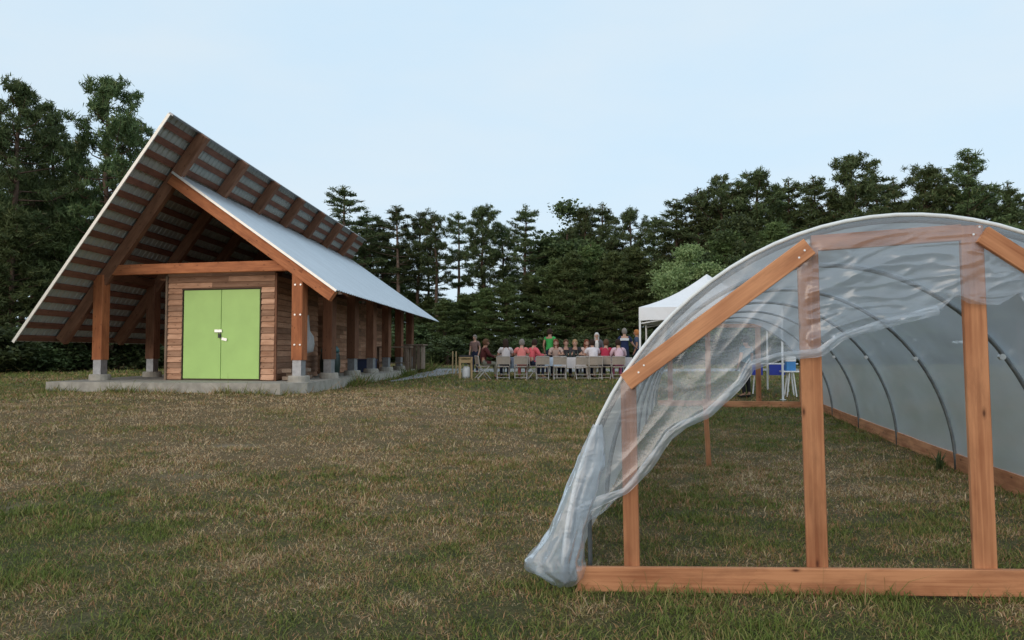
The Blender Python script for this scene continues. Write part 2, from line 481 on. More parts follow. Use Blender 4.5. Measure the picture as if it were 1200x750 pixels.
def leaf_mat(name, dark, light, transl=0.25, tip=None):
    m = bpy.data.materials.new(name); m.use_nodes = True
    t = m.node_tree; b = t.nodes['Principled BSDF']
    ge = N(t, 'ShaderNodeNewGeometry'); oi = N(t, 'ShaderNodeObjectInfo')
    r = ramp(t, [(0.0, dark), (0.6, tuple((a + c) / 2 for a, c in zip(dark, light))), (0.96, light), (1.0, tip or light)])
    t.links.new(ge.outputs['Random Per Island'], r.inputs['Fac'])
    hs = N(t, 'ShaderNodeHueSaturation')
    mr = N(t, 'ShaderNodeMapRange'); mr.inputs['To Min'].default_value = 0.7; mr.inputs['To Max'].default_value = 1.3
    t.links.new(oi.outputs['Random'], mr.inputs['Value']); t.links.new(mr.outputs['Result'], hs.inputs['Value'])
    mh = N(t, 'ShaderNodeMapRange'); mh.inputs['To Min'].default_value = 0.475; mh.inputs['To Max'].default_value = 0.515
    t.links.new(oi.outputs['Random'], mh.inputs['Value']); t.links.new(mh.outputs['Result'], hs.inputs['Hue'])
    t.links.new(r.outputs['Color'], hs.inputs['Color'])
    t.links.new(hs.outputs['Color'], b.inputs['Base Color'])
    b.inputs['Roughness'].default_value = 0.6; b.inputs['Specular IOR Level'].default_value = 0.25
    o = t.nodes['Material Output']
    tl = N(t, 'ShaderNodeBsdfTranslucent'); t.links.new(hs.outputs['Color'], tl.inputs['Color'])
    ms = N(t, 'ShaderNodeMixShader'); ms.inputs['Fac'].default_value = transl
    t.links.new(b.outputs[0], ms.inputs[1]); t.links.new(tl.outputs[0], ms.inputs[2]); t.links.new(ms.outputs[0], o.inputs['Surface'])
    return m
M['needle'] = leaf_mat('pine_needles', (0.056, 0.082, 0.030), (0.145, 0.185, 0.070), tip=(0.19, 0.14, 0.07))
M['needle_young'] = leaf_mat('young_pine_needles', (0.062, 0.094, 0.030), (0.150, 0.190, 0.064))
M['leaf_pale'] = leaf_mat('pale_leaves', (0.15, 0.20, 0.075), (0.31, 0.36, 0.16), 0.35)
M['leaf_dark'] = leaf_mat('dark_leaves', (0.045, 0.064, 0.025), (0.110, 0.140, 0.050), 0.3)

def grass_mat(name, ground=False):
    m, t, b = new_mat(name)
    at1 = N(t, 'ShaderNodeAttribute', attribute_name='dry')
    at2 = N(t, 'ShaderNodeAttribute', attribute_name='bare')
    ge = N(t, 'ShaderNodeNewGeometry')
    tcn = N(t, 'ShaderNodeTexCoord')
    no = N(t, 'ShaderNodeTexNoise', i_Scale=6.0, i_Detail=6.0, i_Roughness=0.7)
    t.links.new(tcn.outputs['Object'], no.inputs['Vector'])
    if ground:
        ma = N(t, 'ShaderNodeMath', operation='MULTIPLY_ADD'); ma.inputs[1].default_value = 1.1
        t.links.new(no.outputs['Fac'], ma.inputs[0]); 
        sb = N(t, 'ShaderNodeMath', operation='SUBTRACT'); sb.inputs[1].default_value = 0.55
        t.links.new(at1.outputs['Fac'], sb.inputs[0]); t.links.new(sb.outputs[0], ma.inputs[2])
        r = ramp(t, [(0.1, (0.085, 0.090, 0.034)), (0.45, (0.135, 0.115, 0.052)), (0.85, (0.185, 0.130, 0.068))])  # ground tones kept dark, standing for shade in the gaps between blades
        t.links.new(ma.outputs[0], r.inputs['Fac'])
        no2 = N(t, 'ShaderNodeTexNoise', i_Scale=55.0, i_Detail=6.0, i_Roughness=0.75)
        t.links.new(tcn.outputs['Object'], no2.inputs['Vector'])
        r2 = ramp(t, [(0.32, (0.35, 0.35, 0.35)), (0.68, (1.4, 1.35, 1.3))])
        t.links.new(no2.outputs['Fac'], r2.inputs['Fac'])
        mu = N(t, 'ShaderNodeMixRGB', blend_type='MULTIPLY'); mu.inputs['Fac'].default_value = 1
        t.links.new(r.outputs['Color'], mu.inputs['Color1']); t.links.new(r2.outputs['Color'], mu.inputs['Color2'])
        mb = N(t, 'ShaderNodeMixRGB'); mb.inputs['Color2'].default_value = (0.25, 0.195, 0.13, 1)
        t.links.new(at2.outputs['Fac'], mb.inputs['Fac']); t.links.new(mu.outputs['Color'], mb.inputs['Color1'])
        t.links.new(mb.outputs['Color'], b.inputs['Base Color'])
        bp = N(t, 'ShaderNodeBump', i_Strength=0.8, i_Distance=0.03)
        t.links.new(no2.outputs['Fac'], bp.inputs['Height']); t.links.new(bp.outputs['Normal'], b.inputs['Normal'])
    else:
        # each blade is green or straw: its own random number against the dryness of the spot
        ad = N(t, 'ShaderNodeMath', operation='ADD')
        sb = N(t, 'ShaderNodeMath', operation='MULTIPLY_ADD'); sb.inputs[1].default_value = 0.95; sb.inputs[2].default_value = -0.43
        t.links.new(ge.outputs['Random Per Island'], sb.inputs[0])
        t.links.new(at1.outputs['Fac'], ad.inputs[0]); t.links.new(sb.outputs[0], ad.inputs[1])
        r = ramp(t, [(0.0, (0.125, 0.165, 0.036)), (0.30, (0.205, 0.215, 0.062)), (0.50, (0.285, 0.225, 0.092)), (0.75, (0.400, 0.205, 0.108)), (1.0, (0.56, 0.42, 0.25))])
        t.links.new(ad.outputs[0], r.inputs['Fac'])
        t.links.new(r.outputs['Color'], b.inputs['Base Color'])
    b.inputs['Roughness'].default_value = 0.85
    b.inputs['Specular IOR Level'].default_value = 0.12
    return m
M['ground'] = grass_mat('turf_ground', True)
M['grass'] = grass_mat('grass_blades', False)

# ------------------------------------------------------------------ ground
def axis(parts):
    a = []
    for (lo, hi, st) in parts:
        a.append(np.arange(lo, hi, st))
    return np.unique(np.concatenate(a + [np.array([parts[-1][1]])]).round(4))
gx = axis([(-420, -60, 30), (-60, -24, 3), (-24, -9, .6), (-9, 9, .16), (9, 24, .6), (24, 60, 3), (60, 420, 30)])
gy = axis([(-60, 0, 6), (0, 3, .5), (3, 14, .14), (14, 30, .3), (30, 60, 1.5), (60, 110, 5), (110, 600, 40)])
GX, GY = np.meshgrid(gx, gy)
GZ = gz(GX, GY) + 0.025 * (fbm(GX * 2.2, GY * 2.2, 3) - .5) * smooth(2, 4, GY) * smooth(60, 30, GY)
nx, ny = len(gx), len(gy)
idx = np.arange(nx * ny).reshape(ny, nx)
F = np.stack([idx[:-1, :-1], idx[:-1, 1:], idx[1:, 1:], idx[1:, :-1]], -1).reshape(-1, 4)
V = np.stack([GX, GY, GZ], -1).reshape(-1, 3)
ground = np_mesh('ground', V, F, M['ground'], smooth_=True,
                 attrs={'dry': dryness(GX, GY).ravel(), 'bare': bareness(GX, GY).ravel()})
tag(ground, kind='structure')

# ------------------------------------------------------------------ barn frame of reference
BU = Vector((5.3, -1.2, 0)).normalized()             # along the front
BV = Vector((math.sin(R(1.9)), math.cos(R(1.9)), 0))  # from front to back
BO = Vector((-10.28, 19.2, 0))
def Bp(a, s, z):
    return BO + BU * a + BV * s + Vector((0, 0, z))
ZS = 0.68                                             # slab top
SLAB = [(-.65, -1.25), (5.30, -.95), (5.78, -.42), (5.95, 18.2), (-1.2, 18.2)]
SLAB_XY = [(Bp(a, s, 0).x, Bp(a, s, 0).y) for a, s in SLAB]
def in_poly(x, y, poly):
    r = np.zeros(x.shape, bool)
    n = len(poly)
    for i in range(n):
        x0, y0 = poly[i]; x1, y1 = poly[(i + 1) % n]
        c = ((y0 > y) != (y1 > y)) & (x < (x1 - x0) * (y - y0) / (y1 - y0 + 1e-12) + x0)
        r ^= c
    return r

# gravel path behind the barn corner, gravel strip running behind the tables
def strip(name, pts_l, pts_r, mat, lift=0.012, sub=14, wob=.12):
    V = []; K = len(pts_l); 
    rows = []
    for i in range(K - 1):
        for q in range(sub):
            t = q / sub
            rows.append((Vector(pts_l[i]).lerp(Vector(pts_l[i + 1]), t), Vector(pts_r[i]).lerp(Vector(pts_r[i + 1]), t)))
    rows.append((Vector(pts_l[-1]), Vector(pts_r[-1])))
    nacc = 7
    mb = MB()
    for k, (l, r) in enumerate(rows):
        for j in range(nacc):
            p = l.lerp(r, j / (nacc - 1))
            if j in (0, nacc - 1):
                p = p + (l - r).normalized() * wob * (noise.noise(Vector((k * .4, j, 3))))
            mb.v.append((p.x, p.y, gzf(p.x, p.y) + lift + (0.02 if 0 < j < nacc - 1 else -0.01)))
    for k in range(len(rows) - 1):
        for j in range(nacc - 1):
            a = k * nacc + j
            mb.face((a, a + 1, a + nacc + 1, a + nacc))
    o = mb.build(name, mat, smooth_=True)
    return tag(o, kind='structure')
strip('gravel_path', [(-4.0, 24.5), (-3.9, 27.5), (-3.9, 33.5)], [(-3.85, 24.5), (-3.2, 28.5), (-2.0, 33.5)], M['gravel'])
strip('gravel_road', [(-6.0, 38.2), (3.5, 38.2), (14, 39)], [(-6.0, 34.2), (3.5, 34.6), (14, 35.6)], M['gravel'])

# ------------------------------------------------------------------ grass
def make_grass():
    rng = np.random.RandomState(11)
    Vs = []; Fs = []; dr = []; ba = []
    off = 0
    bands = [(2.9, 6.0, 13500, .0052, .026), (6.0, 9.5, 7600, .0075, .030), (9.5, 14, 3400, .011, .035), (14, 21, 1300, .017, .042), (21, 32, 300, .030, .06), (32, 46, 50, .05, .075)]
    for (y0, y1, dens, wd, ht) in bands:
        hw = lambda y: 0.70 * y + 0.6
        A = (hw(y0) + hw(y1)) * (y1 - y0)
        n = int(A * dens)
        y = rng.uniform(y0, y1, n); x = rng.uniform(-1, 1, n) * hw(y1)
        keep = np.abs(x) < hw(y)
        x = x[keep]; y = y[keep]
        # tufty: thin out by noise
        tn = fbm(x * 3.1, y * 3.1, 3)
        b = bareness(x, y)
        keep = (rng.rand(len(x)) < np.clip(0.45 + 1.4 * (tn - .3), .25, 1)) & (rng.rand(len(x)) > b * 0.80)
        keep &= ~in_poly(x, y, SLAB_XY)
        x = x[keep]; y = y[keep]; tn = tn[keep]; b = b[keep]
        edge = np.zeros(len(x), bool)
        # taller uncut grass along the slab and the foot of the base boards
        if y0 >= 14:
            ex = []; ey = []
            for (qa, qb) in ((0, 1), (1, 2), (2, 3)):
                A_, B_ = np.array(SLAB_XY[qa]), np.array(SLAB_XY[qb])
                m_ = int(np.linalg.norm(B_ - A_) * 260); f_ = rng.rand(m_)
                f_ = f_[rng.rand(m_) < np.clip(2.6 * (vnoise(f_ * 9 + qa * 7, f_ * 0 + 3) - .35), .05, 1)]
                P_ = A_ + (B_ - A_) * f_[:, None]
                nn_ = np.array([(B_ - A_)[1], -(B_ - A_)[0]]); nn_ = nn_ / np.linalg.norm(nn_)
                P_ = P_ + nn_ * rng.uniform(.02, .28, (len(f_), 1))
                ex.append(P_[:, 0]); ey.append(P_[:, 1])
            ex = np.concatenate(ex); ey = np.concatenate(ey); s_ = (ey >= y0) & (ey < y1); ex = ex[s_]; ey = ey[s_]
            x = np.concatenate([x, ex]); y = np.concatenate([y, ey]); tn = np.concatenate([tn, np.full(len(ex), .9)]); b = np.concatenate([b, np.zeros(len(ex))])
            edge = np.concatenate([edge, np.ones(len(ex), bool)])
        elif y0 < 6:
            ex = np.concatenate([rng.uniform(.2, 3.2, 2600), rng.normal(.22, .07, 500)]); 
            yl = 4.5 - (ex - .31) * .158
            ey = yl + np.where(rng.rand(len(ex)) < .6, rng.uniform(-.10, -.045, len(ex)), rng.uniform(.06, .14, len(ex)))
            kp = rng.rand(len(ex)) < np.clip(2.2 * (vnoise(ex * 5, ey * 0 + 1) - .2), .1, 1); ex = ex[kp]; ey = ey[kp]
            x = np.concatenate([x, ex]); y = np.concatenate([y, ey]); tn = np.concatenate([tn, np.full(len(ex), .7)]); b = np.concatenate([b, np.zeros(len(ex))])
            edge = np.concatenate([edge, np.ones(len(ex), bool)])
        n = len(x)
        d = dryness(x, y)
        d = np.where(edge, d * .45, d)
        h = ht * rng.gamma(4, .25, n) * (0.65 + 0.9 * (tn - .3)) * (1.15 - .45 * d)
        h = np.where(edge, h * (2.2 if y0 > 10 else 1.7), h)
        tall = rng.rand(n) < 0.012
        h[tall] *= rng.uniform(1.6, 2.6, tall.sum())
        wv = wd * rng.uniform(.6, 1.4, n)
        a = rng.uniform(0, 2 * np.pi, n)
        lean = h * rng.uniform(.25, 1.5, n); la = rng.uniform(0, 2 * np.pi, n)
        # blades lying flat where the cut straw lies
        flat = (rng.rand(n) < (0.25 + .45 * d)) & ~edge
        lean[flat] = rng.uniform(.03, .08, flat.sum()) * (1 + wd * 20); h[flat] *= .35
        z = gz(x, y) + 0.025 * (fbm(x * 2.2, y * 2.2, 3) - .5) * smooth(2, 4, y) * smooth(60, 30, y) - 0.004
        cx, sx = np.cos(a) * wv / 2, np.sin(a) * wv / 2
        p0 = np.stack([x - cx, y - sx, z], -1); p1 = np.stack([x + cx, y + sx, z], -1)
        m0 = np.stack([x - cx * .7 + .35 * lean * np.cos(la), y - sx * .7 + .35 * lean * np.sin(la), z + h * .65], -1)
        m1 = np.stack([x + cx * .7 + .35 * lean * np.cos(la), y + sx * .7 + .35 * lean * np.sin(la), z + h * .65], -1)
        p2 = np.stack([x + lean * np.cos(la), y + lean * np.sin(la), z + h], -1)
        if y0 < 9:
            V = np.stack([p0, p1, m0, m1, p2], 1).reshape(-1, 3); k = 5
            i = np.arange(n)[:, None] * k + off
            F = np.concatenate([i + np.array([[0, 1, 3]]), i + np.array([[0, 3, 2]]), i + np.array([[2, 3, 4]])], 0)
        else:
            V = np.stack([p0, p1, p2], 1).reshape(-1, 3); k = 3
            i = np.arange(n)[:, None] * k + off
            F = i + np.array([[0, 1, 2]])
        Vs.append(V); Fs.append(F); dr.append(np.repeat(d + .15 * flat, k)); ba.append(np.repeat(b, k))
        off += len(V)
    o = np_mesh('grass', np.concatenate(Vs), np.concatenate(Fs), M['grass'], attrs={'dry': np.concatenate(dr), 'bare': np.concatenate(ba)})
    tag(o, 'short mown turf with patches of dry straw coloured grass', 'grass', kind='stuff')
make_grass()

# ------------------------------------------------------------------ barn
barn = empty('barn', Bp(2.7, 8, ZS), 0, 'open timber barn with two steep metal roof slopes and green double door', 'barn')
bpy.context.view_layer.update()
def bpart(mb, name, mat, parent=None, smooth_=False):
    o = mb.build(name, mat, smooth_=smooth_)
    par = parent or barn
    o.parent = par
    o.matrix_parent_inverse = Matrix.Translation(barn.location).inverted() if par is barn else Matrix.Identity(4)
    return o
def sub(mb, name, mat, part, smooth_=False):
    # mesh coords are world coords; the part's own transform is identity in world space
    o = mb.build(name, mat, smooth_=smooth_)
    o.parent = part
    return o

# slab
mb = MB()
top = [Bp(a, s, ZS) for a, s in SLAB]; bot = [Bp(a, s, .1) for a, s in SLAB]
mb.quad(top)
for i in range(len(SLAB)):
    j = (i + 1) % len(SLAB)
    mb.quad([bot[i], bot[j], top[j], top[i]])
bpart(mb, 'slab', M['concrete'])

# roof geometry
AL, AA, ZL, ZA = -1.41, 2.66, 1.63, 6.76             # left slope: eave and upper edge
AP, AQ, ZP, ZQ = 2.06, 6.42, 5.78, 2.80              # right slope: ridge and eave
SF_L, SF_R, SB = -1.5, -0.16, 18.15
def roof_sheet(a0, z0, a1, z1, s0, s1, pitch=0.23, rib=0.022, th=0.006):
    """ribbed sheet, ribs run down the slope"""
    mb = MB()
    d = Vector((a1 - a0, 0, z1 - z0)).normalized()
    nrm = Vector((-d.z, 0, d.x))
    if nrm.z < 0: nrm = -nrm
    prof = []
    s = s0
    while s < s1 - 1e-6:
        for ds, h in ((0, 0), (pitch * .62, 0), (pitch * .70, rib), (pitch * .90, rib)):
            if s + ds < s1: prof.append((s + ds, h))
        s += pitch
    prof.append((s1, 0))
    n = len(prof)
    seg = 8
    for hoff in (0, -th):
        for q in range(seg + 1):
            f = q / seg
            for (s, h) in prof:
                a = a0 + (a1 - a0) * f + nrm.x * (h + hoff); z = z0 + (z1 - z0) * f + nrm.z * (h + hoff)
                z += 0.006 * noise.noise(Vector((s * .7, f * 6, 1.5)))
                mb.v.append(tuple(Bp(a, s, z)))
    lay = n * (seg + 1)
    for q in range(seg):
        for i in range(n - 1):
            k = q * n + i
            mb.face((k, k + 1, k + n + 1, k + n))
            k += lay
            mb.face((k, k + n, k + n + 1, k + 1))
    for i in range(n - 1):
        mb.face((i, lay + i, lay + i + 1, i + 1)); k = seg * n + i
        mb.face((k, k + 1, lay + k + 1, lay + k))
    for q in range(seg):
        k = q * n; mb.face((k, k + n, lay + k + n, lay + k))
        k = q * n + n - 1; mb.face((k, lay + k, lay + k + n, k + n))
    return mb
rl = roof_sheet(AL, ZL, AA, ZA, SF_L, SB)
rr_ = roof_sheet(AP, ZP, AQ, ZQ, SF_R, SB)
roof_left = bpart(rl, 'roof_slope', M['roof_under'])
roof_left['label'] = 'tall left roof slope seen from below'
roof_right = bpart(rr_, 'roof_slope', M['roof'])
roof_right['label'] = 'pale blue grey right roof slope seen from above'

def on_left(a, off):     # point on left slope shifted down along the normal
    L = math.hypot(AA - AL, ZA - ZL); sn = (ZA - ZL) / L; cs = (AA - AL) / L
    z = ZL + (a - AL) * (ZA - ZL) / (AA - AL)
    return a + sn * off, z - cs * off
def on_right(a, off):
    L = math.hypot(AQ - AP, ZQ - ZP); sn = (ZP - ZQ) / L; cs = (AQ - AP) / L
    z = ZP + (a - AP) * (ZQ - ZP) / (AQ - AP)
    return a - sn * off, z - cs * off
NL = Vector((0, 0, 1))
LdirL = (Bp(AA, 0, ZA) - Bp(AL, 0, ZL)).normalized()
LdirR = (Bp(AQ, 0, ZQ) - Bp(AP, 0, ZP)).normalized()
UPL = LdirL.cross(BV); UPL = UPL if UPL.z > 0 else -UPL
UPR = LdirR.cross(BV); UPR = UPR if UPR.z > 0 else -UPR
# purlins under both slopes: flat boards along the barn
npur = 17
for i in range(npur):
    f = (i + 0.35) / npur
    a, z = on_left(AL + (AA - AL) * f, 0.030)
    mb = MB(); mb.bar(Bp(a, SF_L + .03, z), Bp(a, SB - .03, z), 0.155, 0.036, up=UPL)
    bpart(mb, 'purlin', M['purlin'])
for i in range(12):
    f = (i + 0.5) / 12
    a, z = on_right(AP + (AQ - AP) * f, 0.030)
    mb = MB(); mb.bar(Bp(a, SF_R + .05, z), Bp(a, SB - .03, z), 0.14, 0.036, up=UPR)
    bpart(mb, 'purlin', M['purlin'])
# rake trims: pale thin metal edge
mb = MB()
a0, z0 = on_left(AL, .03); a1, z1 = on_left(AA, .03)
mb.bar(Bp(a0, SF_L - .02, z0), Bp(a1, SF_L - .02, z1), 0.03, 0.065, up=UPL)
bpart(mb, 'rake_trim', M['trim_white'])
mb = MB()
a0, z0 = on_right(AP, .02); a1, z1 = on_right(AQ, .02)
mb.bar(Bp(a0, SF_R - .025, z0), Bp(a1, SF_R - .025, z1), 0.03, 0.055, up=UPR)
bpart(mb, 'rake_trim', M['trim_white'])
mb = MB()
a0, z0 = on_left(AA, .03)
mb.bar(Bp(a0 + .03, SF_L, z0), Bp(a0 + .03, SB, z0), 0.04, 0.11, up=UPL)
bpart(mb, 'roof_edge_trim', M['steel'])

# frames: seven pairs of posts, rafters, tie beams
BAY = 2.6
def post(a, s, ztop, mat, bolts=False):
    mb = MB(); mb.bar(Bp(a, s, ZS + .51), Bp(a, s, ztop), 0.275, 0.275, up=BU, ch=.012)
    p = bpart(mb, 'post', mat)
    mb = MB(); mb.bar(Bp(a, s, ZS + .14), Bp(a, s, ZS + .52), 0.22, 0.22, up=BU)
    o = mb.build('steel_base', M['steel']); o.parent = p
    mb = MB(); c = Bp(a, s, ZS)
    mb.lathe([(.255, -.02), (.25, .12), (.235, .15)], c, 18)
    o = mb.build('pier', M['concrete']); o.parent = p
    if bolts:
        for zz in (1.55, 2.25, 2.95):
            for da in (-.07, .07):
                mb = MB()
                mb.tube([Bp(a + da, s - .13, zz), Bp(a + da, s - .166, zz)], .021, 8)
                o = mb.build('bolt', M['bolt']); o.parent = p
    return p
for i in range(7):
    s = i * BAY
    mat = M['timber'] if i == 0 else M['timber_shaded']  # frames behind the front one get the timber with shade in its colour
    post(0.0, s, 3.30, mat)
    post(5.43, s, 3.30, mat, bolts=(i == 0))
    # rafters
    a0, z0 = on_left(AL + .12, .05 + .14); a1, z1 = on_left(AA + .02, .05 + .14)
    mb = MB(); mb.bar(Bp(a0, s, z0), Bp(a1, s, z1), 0.19, 0.27, up=UPL, ch=.01)
    bpart(mb, 'rafter', M['timber_shaded'])
    rd = .26 if i == 0 else .17
    a0, z0 = on_right(AP + .02, .05 + rd / 2); a1, z1 = on_right(AQ - (.02 if i == 0 else .32), .05 + rd / 2)
    mb = MB(); mb.bar(Bp(a0, s - .06, z0), Bp(a1, s - .06, z1), 0.16, rd, up=UPR, ch=.01)
    bpart(mb, 'rafter', M['timber'] if i == 0 else M['timber_shaded'])
    if i in (0, 2, 4, 6):
        mb = MB(); mb.bar(Bp(.146, s, 3.42), Bp(5.284, s, 3.42), 0.14, 0.25, ch=.01)
        bpart(mb, 'tie_beam', mat)
for a, zz in ((0.0, 3.33), (5.43, 3.31)):
    mb = MB(); mb.bar(Bp(a + .012, .20, zz), Bp(a + .012, 15.7, zz), 0.16, 0.20)
    bpart(mb, 'wall_plate', M['timber_shaded'])

# enclosed shed rooms with lapped boards
def lap_wall(p0, p1, z0, z1, holes=(), pitch=0.142, outward=None, seed=1):
    """boards from p0 to p1 (world xy); holes: (d0, d1, ztop) openings from the floor"""
    rng = random.Random(seed)
    mb = MB()
    p0 = Vector((p0[0], p0[1], 0)); p1 = Vector((p1[0], p1[1], 0))
    d = (p1 - p0); L = d.length; d.normalize()
    nrm = outward
    z = z0; k = 0
    while z < z1 - .02:
        zt = min(z + pitch, z1)
        zm = (z + zt) / 2
        spans = [(0, L)]
        for (h0, h1, ht) in holes:
            if z < ht - .05:
                new = []
                for (a, b) in spans:
                    if a < h0: new.append((a, min(b, h0)))
                    if b > h1: new.append((max(a, h1), b))
                spans = new
        for (a, b) in spans:
            bq = nrm * -.018                                     # sheathing behind the boards
            mb.quad([p0 + d * a + bq + Vector((0, 0, z)), p0 + d * b + bq + Vector((0, 0, z)), p0 + d * b + bq + Vector((0, 0, zt)), p0 + d * a + bq + Vector((0, 0, zt))])
            cuts = [a]
            while b - cuts[-1] > 2.6:
                cuts.append(cuts[-1] + rng.uniform(1.2, 2.4))
            cuts.append(b)
            for c0, c1 in zip(cuts[:-1], cuts[1:]):
                q0 = p0 + d * (c0 + .002); q1 = p0 + d * (c1 - .002)
                jit = rng.uniform(-.003, .004)
                o = rng.random() * 60
                lo = nrm * (.030 + jit); hi = nrm * (.010 + jit)
                gap = rng.uniform(.011, .019)
                A = q0 + lo + Vector((0, 0, z + gap)); B = q1 + lo + Vector((0, 0, z + gap))
                C = q1 + hi + Vector((0, 0, zt)); D = q0 + hi + Vector((0, 0, zt))
                ln = c1 - c0; hh = zt - z
                n = len(mb.v)
                bk = nrm * -.012
                mb.v += [tuple(A), tuple(B), tuple(C), tuple(D), tuple(q0 + bk + Vector((0, 0, z + gap))), tuple(q1 + bk + Vector((0, 0, z + gap))), tuple(q1 + bk + Vector((0, 0, zt))), tuple(q0 + bk + Vector((0, 0, zt)))]
                mb.face((n, n + 1, n + 2, n + 3), [(o, o), (o + ln, o), (o + ln, o + hh), (o, o + hh)])
                mb.face((n + 4, n + 5, n + 1, n), [(o, o)] * 4)
                mb.face((n + 3, n + 2, n + 6, n + 7), [(o, o)] * 4)
                mb.face((n, n + 3, n + 7, n + 4), [(o, o)] * 4); mb.face((n + 1, n + 5, n + 6, n + 2), [(o, o)] * 4)
                mb.face((n + 4, n + 7, n + 6, n + 5), [(o, o)] * 4)
        z += pitch; k += 1
    return mb
WA0, WA1, WS0, WS1 = 1.65, 4.62, .45, 4.05
DA0, DA1, DZ = 2.11, 4.23, 2.91
c00 = Bp(WA0, WS0, 0); c10 = Bp(WA1, WS0, 0); c11 = Bp(WA1, WS1, 0); c01 = Bp(WA0, WS1, 0)
NF = Vector((BU.y, -BU.x, 0)); NF = NF if NF.y < 0 else -NF       # front normal
NR = Vector((BV.y, -BV.x, 0))                                      # right normal
bpart(lap_wall(c00, c10, ZS + .01, 3.37, [(DA0 - WA0 - .035, DA1 - WA0 + .035, DZ + .03)], outward=NF, seed=4), 'siding_wall', M['siding'])
bpart(lap_wall(c10, c11, ZS + .01, 3.25, outward=NR, seed=6), 'siding_wall', M['siding'])
bpart(lap_wall(c01, c00, ZS + .01, 3.25, outward=-NR, seed=7), 'siding_wall', M['siding'])
bpart(lap_wall(c11, c01, ZS + .01, 3.25, outward=-NF, seed=8), 'siding_wall', M['siding'])
mb = MB()
mb.quad([Bp(WA0 + .02, WS0 + .02, 3.26), Bp(WA1 - .02, WS0 + .02, 3.26), Bp(WA1 - .02, WS1 - .02, 3.26), Bp(WA0 + .02, WS1 - .02, 3.26)])
mb.bar(Bp(WA0 + .02, (WS0 + WS1) / 2, 3.22), Bp(WA1 - .02, (WS0 + WS1) / 2, 3.22), 3.3, .05)
bpart(mb, 'room_ceiling', M['timber_shaded'])
for (a, s) in ((WA0 - .012, WS0 - .035), (WA1 + .03, WS0 + .012)):
    mb = MB(); mb.bar(Bp(a, s, ZS + .005), Bp(a, s, 3.30), .05, .05, up=BU)
    bpart(mb, 'corner_trim', M['grey_wood'] if a < 2 else M['timber_shaded'])
# second store room further back
e00 = Bp(3.0, 6.2, 0); e10 = Bp(4.35, 6.2, 0); e11 = Bp(4.35, 14.5, 0); e01 = Bp(3.0, 14.5, 0)
for k, (p, q, nn) in enumerate(((e00, e10, NF), (e10, e11, NR), (e11, e01, -NF), (e01, e00, -NR))):
    bpart(lap_wall(p, q, ZS + .01, 3.2, outward=nn, seed=20 + k), 'siding_wall', M['siding'])

# door: dark frame recess, two green leaves, handles
mb = MB()
mb.bar(Bp(DA0 - .02, WS0 + .01, ZS + .004), Bp(DA0 - .02, WS0 + .01, DZ + .02), .018, .09, up=BV)
mb.bar(Bp(DA1 + .02, WS0 + .01, ZS + .004), Bp(DA1 + .02, WS0 + .01, DZ + .02), .018, .09, up=BV)
mb.bar(Bp(DA0 - .04, WS0 + .012, DZ + .035), Bp(DA1 + .04, WS0 + .012, DZ + .030), .09, .025)
mb.bar(Bp(DA0, WS0 + .06, ZS + .018), Bp(DA1, WS0 + .06, ZS + .018), .12, .03)
mb.bar(Bp((DA0 + DA1) / 2, WS0 + .055, ZS + .03), Bp((DA0 + DA1) / 2, WS0 + .055, DZ), .05, .03, up=BV)
bpart(mb, 'door_frame', M['dark_gap'])
dm = (DA0 + DA1) / 2
for (x0, x1, sgn) in ((DA0 + .012, dm - .007, -1), (dm + .007, DA1 - .012, 1)):
    mb = MB(); mb.bar(Bp((x0 + x1) / 2, WS0 + .01, ZS + .045), Bp((x0 + x1) / 2, WS0 + .01, DZ + .005), x1 - x0, .045, up=-NF, ch=.004)
    leaf = bpart(mb, 'door', M['green'])
    leaf['label'] = 'right green door leaf' if sgn > 0 else 'left green door leaf'
    mb = MB()
    if sgn < 0:
        mb.bar(Bp(dm - .17, WS0 - .035, 1.90), Bp(dm + .03, WS0 - .035, 1.90), .02, .065)
        mb.bar(Bp(dm - .06, WS0 - .045, 1.90), Bp(dm - .06, WS0 - .016, 1.90), .03, .03)
        o = mb.build('handle', M['bolt'])
    else:
        mb.bar(Bp(dm + .03, WS0 - .035, 1.71), Bp(dm + .17, WS0 - .035, 1.68), .02, .065)
        mb.bar(Bp(dm + .08, WS0 - .045, 1.71), Bp(dm + .08, WS0 - .016, 1.71), .03, .03)
        o = mb.build('handle', M['bolt'])
    o.parent = leaf
    if sgn < 0:
        mb = MB(); mb.bar(Bp(dm - .035, WS0 - .03, 1.73), Bp(dm - .035, WS0 - .03, 1.82), .08, .035, up=-NF, ch=.008)
        mb.tube([Bp(dm - .06, WS0 - .03, 1.81), Bp(dm - .06, WS0 - .03, 1.865), Bp(dm - .035, WS0 - .03, 1.885), Bp(dm - .01, WS0 - .03, 1.865), Bp(dm - .01, WS0 - .03, 1.81)], .008, 6)
        o = mb.build('padlock', M['black_plastic']); o.parent = leaf
# child parts of parts were built in world coordinates: undo the parts' offset
for p in barn.children:
    for c in p.children:
        pass

